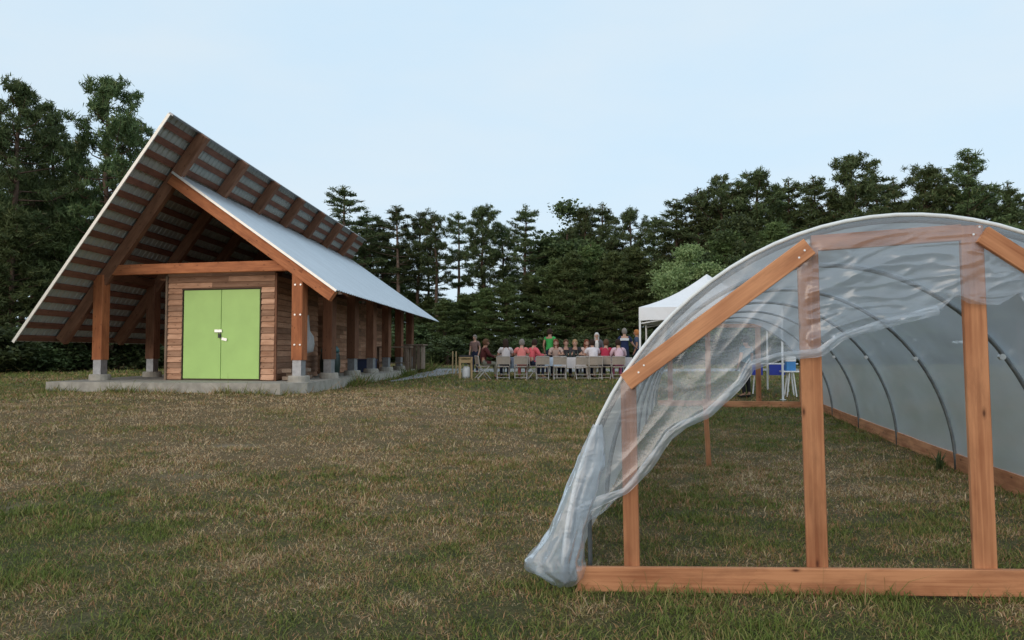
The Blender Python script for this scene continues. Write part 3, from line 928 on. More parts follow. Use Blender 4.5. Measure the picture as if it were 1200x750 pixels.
# loose things round the barn
def bag():
    t = empty('hanging_bag', Bp(4.66, 2.6, 1.9), 0, 'white bag hanging on the shaded side wall of the barn', 'bag')
    mb = MB(); mb.lathe([(.05, -.55), (.17, -.50), (.205, -.30), (.18, -.10), (.09, .05), (.07, .25), (.055, .48)], (.10, 0, 0), 14, 0.9)
    for i in range(len(mb.v)):
        x, y, z = mb.v[i]; q = 1 + .12 * noise.noise(Vector((x * 9, y * 9, z * 5)))
        mb.v[i] = (.10 + (x - .10) * q, y * q, z)
    mb.build('sack', M['white_plastic'], t, True)
    mb = MB(); mb.tube([(.10, 0, .46), (.09, 0, .58), (.02, 0, .62)], .012, 6); mb.build('cord', M['grey_wood'], t)
bag()
for k, (a, s, z, l, tw, lab) in enumerate(((4.98, 1.25, .745, 1.5, .05, 'weathered plank lying lowest in the small lumber pile by the barn wall'),
                                   (4.93, 1.35, .835, 1.35, -.10, 'weathered plank lying in the middle of the small lumber pile'),
                                   (5.0, 1.1, .925, 1.1, .16, 'weathered plank on top of the small lumber pile, skewed outward'))):
    mb = MB(); d = BV * math.cos(tw) + BU * math.sin(tw)
    mb.bar(-d * l / 2, d * l / 2, .24, .085, ch=.006)
    o = mb.build('plank', M['grey_wood']); o.location = Bp(a, s, z); tag(o, lab, 'plank', 'planks piled by the barn wall')
def bin_():
    c = Bp(5.15, 3.65, ZS)
    t = empty('barrel', c, 0, 'dark green round barrel with teal lid between the barn posts', 'barrel')
    mb = MB(); mb.lathe([(.22, 0.002), (.26, .06), (.29, .35), (.27, .62), (.24, .70)], (0, 0, 0), 20); mb.build('body', M['dark_green'], t, True)
    mb = MB(); mb.lathe([(.255, .69), (.26, .76), (.20, .86), (.08, .90)], (0, 0, 0), 20); mb.build('lid', M['teal'], t, True)
bin_()
def navy_box():
    c = Bp(4.95, 8.9, ZS)
    t = empty('storage_box', c, R(2), 'navy blue storage tote on the barn slab behind the third post', 'box')
    mb = MB(); mb.bar((0, 0, .002), (0, 0, .40), .75, .5, up=(0, 1, 0), ch=.03); mb.build('body', M['navy'], t)
    mb = MB(); mb.bar((-.40, 0, .43), (.40, 0, .43), .55, .05, ch=.015); mb.build('lid', M['navy'], t)
navy_box()
def work_table():
    c = Bp(5.35, 12.0, ZS)
    t = empty('work_table', c, 0, 'rough wooden work table under the far end of the barn eave', 'table')
    mb = MB()
    for k in range(5): mb.bar((-.75, -.36 + k * .18, .90), (.75, -.36 + k * .18, .90), .17, .045)
    mb.build('table_top', M['grey_wood'], t)
    for sx in (-.62, .62):
        for sy in (-.32, .32):
            mb = MB(); mb.bar((sx, sy, .002), (sx, sy, .875), .09, .09, up=(0, 1, 0)); mb.build('leg', M['grey_wood'], t)
    mb = MB()
    for k in range(4): mb.bar((-.62, -.26 + k * .17, .28), (.62, -.26 + k * .17, .28), .14, .03)
    mb.build('shelf', M['grey_wood'], t)
work_table()
def counter():
    c = Bp(5.62, 14.6, ZS)
    t = empty('slatted_counter', c, R(-6), 'brown counter with upright slats at the far corner of the barn', 'counter')
    mb = MB()
    for k in range(6): mb.bar((-.46 + k * .18, -.34, .002), (-.46 + k * .18, -.34, .98), .15, .03, up=(0, 1, 0))
    mb.build('front_slats', M['grey_wood'], t)
    mb = MB()
    for k in range(4): mb.bar((.56, -.28 + k * .18, .002), (.56, -.28 + k * .18, .98), .03, .15, up=(0, 1, 0))
    mb.build('side_slats', M['grey_wood'], t)
    mb = MB(); mb.bar((-.62, 0, 1.01), (.66, 0, 1.01), .8, .05); mb.build('counter_top', M['grey_wood'], t)
counter()

# ------------------------------------------------------------------ hoop house
HT = R(9.0)
HU = Vector((math.cos(HT), -math.sin(HT), 0)); HV = Vector((math.sin(R(12.6)), math.cos(R(12.6)), 0))
HO = Vector((0.31, 4.5, 0))
HA, HB = 1.83, 2.065
def hz(s):                                            # ground level under the frame
    a = HO + HU * 1.8 + HV * s
    return gzf(a.x, a.y) - .02
def Hp(t, s, z):
    return HO + HU * t + HV * s + Vector((0, 0, z))
def base_at(t, s):
    p = Hp(t, s, 0)
    return gzf(p.x, p.y) - .015
def front_tz(px, py, s=0.0):
    """pixel of the photograph -> (t, z) on the front plane of the frame"""
    x = (px - 600) / FPX; y = -(py - 375) / FPX
    d = Vector((x, math.cos(PITCH) - y * math.sin(PITCH), math.sin(PITCH) + y * math.cos(PITCH)))
    O = HO + HV * s
    nrm = Vector((-HU.y, HU.x, 0))
    k = O.dot(nrm) / d.dot(nrm)
    P = d * k
    return (P - O).dot(HU), CAMZ + P.z
hoop = empty('hoop_house', HO, 0, 'small hoop greenhouse frame under plastic film with torn open front', 'greenhouse')
bpy.context.view_layer.update()
def hpart(o):
    o.parent = hoop
    o.matrix_parent_inverse = Matrix.Translation(HO).inverted()
    return o
def arc(phi, s, grow=0.0):
    t = HA + (HA + grow) * math.cos(phi)
    zb = base_at(t, s) * (1 - .0) 
    zl = base_at(0, s); zr = base_at(2 * HA, s)
    z0 = zl + (zr - zl) * (t / (2 * HA))
    return Hp(t, s, z0 + (HB + grow) * max(0, math.sin(phi)))
HL = 14.64
NB = 6
PH = [math.pi * (1 - k / 44) for k in range(45)]
for i in range(NB + 1):
    s = i * HL / NB
    mb = MB(); mb.tube([arc(p, s + (.03 if i == 0 else 0)) for p in PH], 0.019, 8)
    o = hpart(mb.build('hoop', M['hoop'], smooth_=True))
# white rail clamping the film along the front hoop
mb = MB(); mb.tube([arc(p, -.012, .020) for p in PH[1:]], 0.0115, 8)
hpart(mb.build('film_rail', M['white_rail'], smooth_=True))
# cross clips
for i in range(1, NB):
    for ph in (R(38), R(142)):
        p = arc(ph, i * HL / NB, -.02)
        mb = MB(); mb.tube([p - HV * .025, p + HV * .025], .026, 8)
        hpart(mb.build('clip', M['bolt']))
# cover film over the hoops
rng = random.Random(3)
ns, npf = 90, 70
V = []
for i in range(ns + 1):
    s = -.02 + (HL + .04) * i / ns
    for j in range(npf + 1):
        ph = math.pi * (1 - (j / npf) * 0.985 - .004)
        sag = math.sin(math.pi * ((s / (HL / NB)) % 1.0)) if s > 0 else 0
        g = .024 - .030 * sag * (0.4 + .6 * math.sin(ph)) + .012 * noise.noise(Vector((s * 1.7, ph * 2.2, 2)))
        p = arc(ph, s, g)
        V.append(tuple(p))
F = []
for i in range(ns):
    for j in range(npf):
        a = i * (npf + 1) + j
        F.append((a, a + 1, a + npf + 2, a + npf + 1))
hpart(np_mesh('cover_film', V, F, M['cover'], smooth_=True))

# front frame
def bar_tz(q0, q1, s, wid, dep, name, mat, ext0=0, ext1=0, ch=.004):
    a = Hp(q0[0], s, q0[1]); b = Hp(q1[0], s, q1[1])
    d = (b - a).normalized(); a = a - d * ext0; b = b + d * ext1
    mb = MB(); mb.bar(a, b, wid, dep, up=HV, ch=ch)
    return hpart(mb.build(name, mat))
LW = M['lumber']
pl0, pl1 = front_tz(741, 690), front_tz(736, 446)
pc0, pc1 = front_tz(959.5, 692), front_tz(946.5, 290)
pr0, pr1 = front_tz(1157.5, 703), front_tz(1139.0, 264)
bar_tz(pl0, pl1, .022, .089, .038, 'post', LW, ext0=.05)
bar_tz(pc0, pc1, .022, .112, .038, 'post', LW, ext0=.05)
bar_tz(pr0, pr1, .022, .112, .045, 'post', LW, ext0=.05)
pq0 = (2 * HA - pl0[0] + .02, .02); pq1 = (2 * HA - pl1[0] + .02, 1.27)
bar_tz(pq0, pq1, .022, .089, .038, 'post', LW, ext0=.05)
# base board (photo: 677,663 - 1200,667)
b0 = front_tz(677, 677); b1 = front_tz(1200, 682)
sl_ = (b1[1] - b0[1]) / (b1[0] - b0[0])
bend = (3.60, b0[1] + sl_ * (3.60 - b0[0]))
bar_tz(b0, bend, -.020, .140, .038, 'base_board', LW)
r0, r1 = front_tz(739, 444), front_tz(947, 290)
bar_tz(r0, r1, -.034, .105, .038, 'rafter', LW, ext0=.03, ext1=.0)
t0, t1 = front_tz(951, 285), front_tz(1127, 272)
bar_tz(t0, t1, .022, .089, .038, 'top_beam', LW)
q0, q1 = front_tz(1148, 276), front_tz(1200, 309)
q2 = (pq1[0] + .04, q0[1] + (q1[1] - q0[1]) / (q1[0] - q0[0]) * (pq1[0] + .04 - q0[0]))
bar_tz(q0, q2, -.034, .100, .038, 'rafter', LW)
for (q, dx) in ((front_tz(752, 432), 0), (front_tz(938, 299), 0), (front_tz(1140, 272), 0)):
    for k in (-1, 1):
        mb = MB(); c = Hp(q[0] + k * .015, -.056, q[1] + k * .02)
        mb.tube([c, c + HV * .006], .006, 6)
        hpart(mb.build('screw_head', M['bolt']))
# right side base boards, one per two bays
for k in range(3):
    sa, sb_ = .02 + k * HL / 3, (k + 1) * HL / 3 - .004
    mb = MB()
    pts = [Hp(2 * HA + .012, s, base_at(2 * HA, s) + .10) for s in (sa, sb_)]
    mb.bar(pts[0], pts[1], .038, .19, ch=.004)
    hpart(mb.build('base_board', M['lumber']))
# far end frame
s = HL - .03
e0 = Hp(.05, s, base_at(.05, s) + .09); e1 = Hp(3.6, s, base_at(3.6, s) + .09)
mb = MB(); mb.bar(e0, e1, .038, .15, ch=.004); hpart(mb.build('base_board', M['lumber']))
for t, top in ((2.42, 2.0), (3.42, .95), (.35, 1.15), (1.25, 2.0)):
    mb = MB(); mb.bar(Hp(t, s + .045, base_at(t, s) - .02), Hp(t, s + .045, base_at(t, s) + top), .12, .04, up=HV)
    hpart(mb.build('post', M['lumber']))
mb = MB(); mb.bar(Hp(1.15, s, base_at(1, s) + 1.97), Hp(2.5, s, base_at(2.5, s) + 1.97), .038, .09, ch=.004); hpart(mb.build('top_beam', M['lumber']))

# clear film hanging in the front, torn along its lower edge
anch = [(179.5, (668, 674)), (175, (676, 655)), (171, (691, 612)), (165, (733, 577)), (158, (748, 560)), (150, (784, 508)), (144, (797, 499)),
        (135, (829, 486)), (125, (867, 456)), (118, (878, 430)), (110, (905, 420)), (103, (943, 417)), (97, (961, 417)), (92, (980, 397)),
        (86, (1037, 380)), (80, (1102, 364)), (77, (1117, 349)), (74, (1131, 356)), (68, (1169, 358)), (63, (1193, 345)), (60, (1200, 362))]
A = [(p, front_tz(*q, s=-.012)) for p, q in anch] + [(48, (2.95, 1.45)), (30, (3.25, 1.1)), (10, (3.5, .5)), (1, (3.62, .08))]
nc, nr = 330, 84
aph = np.array([a[0] for a in A], float); att = np.array([a[1][0] for a in A]); azz = np.array([a[1][1] for a in A])
order = np.argsort(aph)
phs = np.linspace(179.5, 1, nc + 1)
ht = np.interp(phs, aph[order], att[order]); hzz = np.interp(phs, aph[order], azz[order])
def ridged(x, y, sd):
    return 1 - abs(2 * noise.noise(Vector((x, y, sd))))
V = []
for j in range(nc + 1):
    ph = R(phs[j])
    a3 = arc(ph, 0.0, .018)
    ta, za = HA + (HA + .018) * math.cos(ph), a3.z
    for i in range(nr + 1):
        f = i / nr
        t = ta + (ht[j] - ta) * f
        z = za + (hzz[j] - za) * f
        # folds: run along the pull of the sheet; crosswise in the doorway, along the rafter on the left
        env = min(1, f * 5) * (0.35 + .65 * f)
        if t < 1.36:
            u_, v_ = (t * .62 + z * .78), (-t * .78 + z * .62)
            big = ridged(u_ * .8, v_ * 2.4, 1.0) ** 2; sm = ridged(u_ * 1.6, v_ * 7, 5.0) ** 3
            cr = ridged(t * 6, z * 6, 8.0) ** 4
        else:
            u_, v_ = (t * .97 + z * .24), (-t * .24 + z * .97)
            big = ridged(u_ * 1.6, v_ * 4.5, 1.0) ** 2; sm = ridged(u_ * 4.5, v_ * 17, 5.0) ** 3
            cr = ridged(t * 8, z * 9, 8.0) ** 5
        g = env * ((.020 if t < 1.36 else .040) * big + (.007 if t < 1.36 else .018) * sm + .014 * cr * max(0, noise.noise(Vector((t * 1.7, z * 1.7, 9))) + .15) * 2)
        # rolled hem
        hem = math.exp(-((f - .97) / .03) ** 2) * .012
        dz = env * .010 * noise.noise(Vector((t * 9, z * 9, 3)))
        s_ = -.010 - g - hem
        # sheet stays behind the rafters where it is trapped
        V.append(tuple(Hp(t + dz, s_, z + dz * .7 + (.02 * noise.noise(Vector((t * 11, 4, 1))) if i > nr - 6 else 0))))
F = []
for j in range(nc):
    for i in range(nr):
        a = j * (nr + 1) + i
        F.append((a, a + 1, a + nr + 2, a + nr + 1))
film = hpart(np_mesh('front_film', V, F, M['film'], smooth_=True))
film['label'] = 'clear crumpled front plastic film hanging torn'
# doubled hem bands of the film (folded over, so milkier)
def fold_band(pix, wid, name, s=-.035, seed=0):
    pts = [front_tz(*q, s=s) for q in pix]
    # resample
    P = [Vector((p[0], p[1])) for p in pts]
    cum = [0]
    for a, b in zip(P[:-1], P[1:]): cum.append(cum[-1] + (b - a).length)
    n = max(12, int(cum[-1] / .02))
    V = []; nw = 8
    for k in range(n + 1):
        d = cum[-1] * k / n
        i = max(i for i in range(len(P) - 1) if cum[i] <= d + 1e-9)
        f = (d - cum[i]) / max(1e-6, cum[i + 1] - cum[i])
        c = P[i].lerp(P[i + 1], f)
        tn = (P[i + 1] - P[i]).normalized(); nn = Vector((-tn.y, tn.x))
        for j in range(nw + 1):
            g = j / nw - .5
            wv = wid * (1 + .45 * noise.noise(Vector((d * 5, seed, 0))))
            q = c + nn * g * wv
            dep = .006 * math.cos(g * math.pi) + .008 * ridged(d * 9, g * 4, seed + 2.0)
            V.append(tuple(Hp(q.x, s - dep, q.y)))
    F = []
    for k in range(n):
        for j in range(nw):
            a = k * (nw + 1) + j
            F.append((a, a + 1, a + nw + 2, a + nw + 1))
    return hpart(np_mesh(name, V, F, M['film_thick'], smooth_=True))
fold_band([(676, 600), (705, 586), (733, 575), (760, 545), (784, 511), (800, 498), (829, 485), (852, 464), (868, 448), (880, 429), (912, 418), (961, 413), (985, 395), (1037, 379), (1100, 363)], .05, 'film_fold', seed=1)
# bunched tail of the film on the ground at the left foot
ring = [(498, 694, 706, .006), (520, 684, 709, .016), (545, 673, 709, .03), (570, 662, 703, .045), (600, 651, 692, .07), (622, 641, 688, .09), (640, 630, 686, .11), (654, 614, 686, .13), (666, 612, 688, .14), (676, 632, 684, .12), (684, 646, 676, .08)]
V = []; nn_ = 64; rows_ = []
fine = 44
ry = np.array([r[0] for r in ring], float)
for k in range(fine + 1):
    y = ry[0] + (ry[-1] - ry[0]) * k / fine
    xl = np.interp(y, ry, [r[1] for r in ring]); xr = np.interp(y, ry, [r[2] for r in ring]); dp = np.interp(y, ry, [r[3] for r in ring])
    l = front_tz(xl, y, s=-.05); r = front_tz(xr, y, s=-.05)
    ct, cz = (l[0] + r[0]) / 2, max((l[1] + r[1]) / 2, base_at(.1, -.05) + .012); hw = (r[0] - l[0]) / 2
    for j in range(nn_):
        a = 2 * math.pi * j / nn_
        q = 1 + .11 * ridged(a * 1.6 + 1.5 * math.sin(k * .09), k * .05, 3.0) - .14 + .10 * noise.noise(Vector((math.cos(a) * 4, math.sin(a) * 4, k * .16)))
        z = cz + .012 * noise.noise(Vector((a * 3, k * .3, 6)))
        V.append(tuple(Hp(ct + hw * q * math.cos(a), -.04 + dp * q * math.sin(a), z)))
F = []
for k in range(fine):
    for j in range(nn_):
        j2 = (j + 1) % nn_
        F.append((k * nn_ + j, k * nn_ + j2, (k + 1) * nn_ + j2, (k + 1) * nn_ + j))
tail = hpart(np_mesh('film_tail', V, F, M['film_thick'], smooth_=True))
mb = MB(); mb.tube([Hp(.13, .12, base_at(.1, .1) - .02), Hp(.125, .12, base_at(.1, .1) + .42)], .013, 8)
hpart(mb.build('ground_pipe', M['hoop']))

# orange stake standing in the turf inside
p = at(831, 545, 9.0); gzs = gzf(p.x, p.y)
mb = MB(); mb.bar((0, 0, -.05), (-.035, .02, .78), .052, .045, up=(0, 1, 0), ch=.004)
o = mb.build('stake', M['lumber']); o.location = (p.x, p.y, gzs)
tag(o, 'orange brown wooden stake leaning slightly in the turf inside the hoop house', 'stake')
# weeds inside
def weed(name, px, py, Y, h, label, seed):
    rng = random.Random(seed)
    p = at(px, py, Y)
    mb = MB()
    for k in range(14):
        a = rng.uniform(0, 6.28); L = h * rng.uniform(.5, 1.0); ln = rng.uniform(.15, .6) * L
        base = Vector((rng.uniform(-.03, .03), rng.uniform(-.03, .03), -.01))
        pr = Vector((math.cos(a), math.sin(a), 0)); sd = Vector((-pr.y, pr.x, 0)) * h * .03
        m_ = base + pr * ln * .4 + Vector((0, 0, L * .65)); e = base + pr * ln + Vector((0, 0, L))
        mb.quad([base - sd, base + sd, m_ + sd * 1.4, m_ - sd * 1.4]); mb.quad([m_ - sd * 1.4, m_ + sd * 1.4, e])
    o = mb.build(name, M['leaf_dark']); o.location = (p.x, p.y, gzf(p.x, p.y))
    tag(o, label, 'weed')
weed('weed', 1099, 536, 8.6, .26, 'green weed growing by the right base board inside the hoop house', 1)
weed('weed', 677, 660, 4.62, .16, 'tuft of tall green grass at the left foot of the hoop house', 2)

# ------------------------------------------------------------------ trees
def tri_tufts(rng, centres, n_per, spread, length, width, flat=0.0, up=0.35):
    """tufts of needle-like triangles round the centres"""
    C = np.repeat(centres, n_per, axis=0)
    n = len(C)
    C = C + rng.normal(0, 1, (n, 3)) * np.array([spread, spread, spread * (1 - flat)])
    d = rng.normal(0, 1, (n, 3)); d[:, 2] = d[:, 2] * (1 - flat * .6) + up
    d /= np.linalg.norm(d, axis=1)[:, None]
    L = length * rng.uniform(.6, 1.3, n)[:, None]
    s = np.cross(d, rng.normal(0, 1, (n, 3))); s /= np.linalg.norm(s, axis=1)[:, None] + 1e-9
    W = width * rng.uniform(.6, 1.4, n)[:, None]
    p0 = C - s * W / 2 - d * L * .3; p1 = C + s * W / 2 - d * L * .3; p2 = C + d * L * .7
    p3 = C + d * L * .15 + s * W * .75
    V = np.stack([p0, p1, p3, p2], 1).reshape(-1, 3)
    F = np.arange(len(V)).reshape(-1, 4)
    return V, F

def trunk_mesh(mb, pts, rad, n=7):
    mb.tube(pts, rad, n)

PROTO = {}
def make_proto(key, fn, seed):
    rng = np.random.RandomState(seed); pr = random.Random(seed)
    mb = MB(); cs, par = fn(rng, pr, mb)
    Vs = []; Fs = []; off = 0
    for (c, kw) in cs:
        V, F = tri_tufts(rng, np.array(c), **kw)
        Vs.append(V); Fs.append(F + off); off += len(V)
    name = par.get('name', 'pine_tree')
    root = bpy.data.objects.new(name, None)
    tr = mb.build('trunk', M[par['bark']], smooth_=True); tr.parent = root
    cr = np_mesh('crown', np.concatenate(Vs), np.concatenate(Fs), M[par['leaf']]); cr.parent = root
    COL.objects.unlink(tr); COL.objects.unlink(cr)
    PROTO[key] = (root, tr, cr, max(v[:, 2].max() for v in Vs))

def wig(pr, H, n=9, amp=.25):
    x = y = 0; P = []
    for i in range(n + 1):
        P.append(Vector((x, y, H * i / n))); x += pr.uniform(-amp, amp) * .5; y += pr.uniform(-amp, amp) * .5
    return P
def along(P, f):
    k = f * (len(P) - 1); i = min(int(k), len(P) - 2)
    return P[i].lerp(P[i + 1], k - i)

def loblolly(rng, pr, mb, H=16.0, lo=.34, rmax=3.3, nb=40, dens=1.0):
    P = wig(pr, H, amp=.35)
    mb.tube(P, [.24 * (1 - .82 * i / (len(P) - 1)) + .02 for i in range(len(P))], 8)
    C = []
    for b in range(nb):
        f = lo + (1 - lo) * ((b + pr.random()) / nb) ** .85
        q = (f - lo) / (1 - lo)
        prof = min(1, .5 + 1.3 * q) * min(1, (1 - q) * 1.7 + .14) ** .75
        L = rmax * prof * pr.choice((.35, .6, .75, .9, 1.0, 1.15)) * pr.uniform(.85, 1.1)
        az = b * 2.4 + pr.uniform(-.7, .7); el = pr.uniform(-.05, .40) + .5 * q * q
        base = along(P, f)
        d = Vector((math.cos(az) * math.cos(el), math.sin(az) * math.cos(el), math.sin(el)))
        mid = base + d * L * .55 + Vector((0, 0, -.06 * L)); tip = base + d * L + Vector((0, 0, .14 * L))
        mb.tube([base, mid, tip], [.05 * (1 - .6 * q) + .014, .030, .010], 4, caps=False)
        for k in range(2 + int(L * 1.5)):
            g = pr.uniform(.45, 1.05)
            c = (base.lerp(mid, g / .55) if g < .55 else mid.lerp(tip, (g - .55) / .45))
            side = Vector((-d.y, d.x, 0)) * pr.uniform(-.34, .34) * L * g
            cc = c + side + Vector((0, 0, pr.uniform(0, .3)))
            for m_ in range(3):
                C.append(tuple(cc + Vector((pr.gauss(0, .2), pr.gauss(0, .2), pr.gauss(0.05, .13)))))
    for k in range(3): C.append(tuple(P[-1] + Vector((0, 0, -.3 * k))))
    return [(C, dict(n_per=int(24 * dens), spread=.11, length=.38, width=.05, flat=.1, up=.75))], dict(bark='bark', leaf='needle', h=H)

def whorled(rng, pr, mb, H=14.0, lo=.22, rmax=3.0, step=.62, dens=1.0, leaf='needle', sparse=0.0, bark='bark', droop=.0):
    P = wig(pr, H, amp=.16)
    mb.tube(P, [.20 * (1 - .88 * i / (len(P) - 1)) + .015 for i in range(len(P))], 8)
    C = []; z = lo * H
    while z < H - .3:
        q = (z - lo * H) / (H - lo * H)
        nb = pr.choice((4, 5, 5, 6))
        a0 = pr.uniform(0, 6.28)
        for b in range(nb):
            if pr.random() < sparse: continue
            az = a0 + b * 6.283 / nb + pr.uniform(-.35, .35)
            L = rmax * (min(1, .6 + 1.5 * q) * min(1, (1 - q) * 1.35) ** .85 + .07) * pr.choice((.45, .7, .9, 1.05, 1.2)) * pr.uniform(.85, 1.15)
            el = pr.uniform(-.12, .18) + .6 * q * q - droop
            base = along(P, z / H)
            d = Vector((math.cos(az) * math.cos(el), math.sin(az) * math.cos(el), math.sin(el)))
            tip = base + d * L + Vector((0, 0, .10 * L))
            mb.tube([base, base.lerp(tip, .5) - Vector((0, 0, .05 * L)), tip], [.035 * (1 - .6 * q) + .01, .02, .008], 4, caps=False)
            for k in range(3 + int(L * 2.6)):
                g = pr.uniform(.22, 1.0)
                side = Vector((-d.y, d.x, 0)) * pr.uniform(-.34, .34) * L * (1.15 - g)
                C.append(tuple(base.lerp(tip, g) + side + Vector((0, 0, pr.uniform(-.06, .10)))))
        z += step * pr.uniform(.75, 1.25) * (1 - .35 * q)
    C.append(tuple(P[-1])); C.append(tuple(P[-1] - Vector((0, 0, .3))))
    return [(C, dict(n_per=int(24 * dens), spread=.15, length=.36, width=.05, flat=.6, up=.45))], dict(bark=bark, leaf=leaf, h=H)

def broadleaf(rng, pr, mb, H=9.0, rmax=2.6, leaf='leaf_pale', n=120, per=34, name='leafy_tree', lo=.25, lsize=.17):
    P = wig(pr, H * .8, n=6, amp=.3)
    mb.tube(P, [.15 * (1 - .8 * i / (len(P) - 1)) + .02 for i in range(len(P))], 7)
    C = []
    lobes = []
    for k in range(11):
        f = lo + (1 - lo) * pr.random()
        q = (f - lo) / (1 - lo)
        r = rmax * math.sqrt(max(.05, 1 - (1.7 * q - .75) ** 2 * .9)) * pr.uniform(.35, .8)
        az = pr.uniform(0, 6.28)
        c = along(P, min(1, f * .95)); e = c + Vector((math.cos(az) * r, math.sin(az) * r, .25 * r + .1 * H * f * .4))
        mb.tube([c, c.lerp(e, .6) + Vector((0, 0, -.1)), e], [.05, .03, .01], 4, caps=False)
        lobes.append((e, pr.uniform(.55, 1.15)))
    lobes.append((Vector(P[-1]) + Vector((0, 0, H * .12)), .8))
    for k in range(n):
        e, rr = pr.choice(lobes)
        v = Vector((pr.gauss(0, 1), pr.gauss(0, 1), pr.gauss(0, 1))); v.normalize()
        C.append(tuple(e + Vector((v.x, v.y, v.z * .75)) * rr * rmax * .42 * pr.random() ** .4))
    return [(C, dict(n_per=per, spread=.26, length=lsize * 1.3, width=lsize, flat=.3, up=.15))], dict(bark='bark', leaf=leaf, h=H, name=name)

for k in range(4):
    make_proto('A%d' % k, lambda r, p, m, k=k: loblolly(r, p, m, 16.0, (.34, .48, .28, .52)[k], (3.1, 2.7, 3.7, 3.3)[k], (52, 40, 64, 34)[k]), 100 + k)
for k in range(3):
    make_proto('B%d' % k, lambda r, p, m, k=k: whorled(r, p, m, 14.0, (.34, .50, .24)[k], (3.0, 2.7, 3.6)[k], (.85, .95, .78)[k], 1.0, sparse=(.12, .3, .08)[k], bark=('bark', 'bark_pale', 'bark')[k]), 200 + k)
for k in range(3):
    make_proto('C%d' % k, lambda r, p, m, k=k: whorled(r, p, m, 9.0, .04, (2.9, 2.5, 3.3)[k], .46, 1.25, leaf='needle_young', droop=.05), 300 + k)
make_proto('D0', lambda r, p, m: broadleaf(r, p, m, 9.0, 2.8, 'leaf_pale', 210, 60, lsize=.12), 400)
make_proto('D1', lambda r, p, m: broadleaf(r, p, m, 10.0, 2.6, 'leaf_dark', 190, 60, lsize=.12), 401)
make_proto('D2', lambda r, p, m: broadleaf(r, p, m, 10.0, 2.9, 'leaf_dark', 210, 60, lsize=.12), 402)
def bush(rng, pr, mb):
    return broadleaf(rng, pr, mb, 2.8, 1.5, 'leaf_dark', 110, 40, 'shrub', .1, .12)
make_proto('E0', bush, 500); make_proto('E1', bush, 501)

trng = random.Random(77)
ntree = 0
def plant(key, px, top, Y, label, group=None, name=None, sx=1.0, cat=None, base=None):
    """a tree whose foot stands at distance Y and whose tip reaches the height read off the photo"""
    global ntree
    root, tr, cr, H = PROTO[key]
    p = at(px, 400, Y); g = gzf(p.x, p.y) - .05
    h = at(px, top, Y).z - g
    r = root.copy(); COL.objects.link(r)
    if name: r.name = name
    r.location = (p.x, p.y, g)
    k = h / H
    wk = (k * .55 + .45 * min(1.25, max(k, .8))) * sx
    r.scale = (wk, wk, k)
    r.rotation_euler = (trng.uniform(-.025, .025), trng.uniform(-.025, .025), trng.uniform(0, 6.28))
    for src in (tr, cr):
        c = src.copy(); COL.objects.link(c); c.parent = r
    tag(r, label, cat or ('shrub' if key[0] == 'E' else 'tree'), group)
    ntree += 1
    return r

G1 = 'pines along the edge of the wood'
# tall pines left of and behind the barn
for key, px, top, Y, lab in (
    ('A0', 122, 84, 40, 'tallest pine behind the barn, its tip nearest to the peak of the left roof'),
    ('A0', 8, 88, 38, 'dense tall dark pine at the left edge of the photo'),
    ('A1', 62, 120, 43, 'slim open pine between the two tallest pines left of the barn'),
    ('A3', 158, 128, 44, 'pine crown touching the upper left roof edge of the barn'),
    ('A1', 92, 160, 46, 'lower open pine showing sky gaps just left of the tallest pine'),
    ('A2', -38, 70, 40, 'dark pine cut off by the left edge of the photo'),
    ('A0', 36, 205, 41, 'middle height dark pine under the slim open pine at the far left'),
    ('B0', 150, 215, 48, 'whorled pine half hidden by the left roof of the barn'),
    ('A3', 196, 190, 50, 'pine standing hidden behind the peak of the barn roof'),
): plant(key, px, top, Y, lab, G1)
for key, px, top, Y, lab in (
    ('C0', 14, 235, 36, 'bushy young pine lowest at the far left edge'), ('C1', 60, 255, 38, 'bushy young pine left of the barn roof eave'),
    ('C2', 104, 265, 41, 'bushy young pine seen under the barn left roof slope'), ('C0', -30, 250, 37, 'bushy young pine cut by the left frame edge'),
    ('C1', 150, 300, 42, 'bushy young pine behind the front left barn post')): plant(key, px, top, Y, lab, 'young pines left of the barn')
for i, (px, Y, top) in enumerate(((-8, 31, 372), (28, 33, 378), (62, 34, 376), (98, 35, 380), (134, 36, 378), (166, 37, 382), (196, 38, 384))):
    plant('E%d' % (i % 2), px, top, Y, ('low dark shrub at the left photo edge below the pines', 'low dark shrub just left of the barn eave tip', 'low dark shrub below the left eave tip of the barn',
          'low dark shrub left of the front left barn post', 'low dark shrub right of the front left barn post', 'low dark shrub in front of the second left barn post', 'low dark shrub hidden beside the wall of the green door room')[i], 'shrubs behind the barn', sx=1.5)
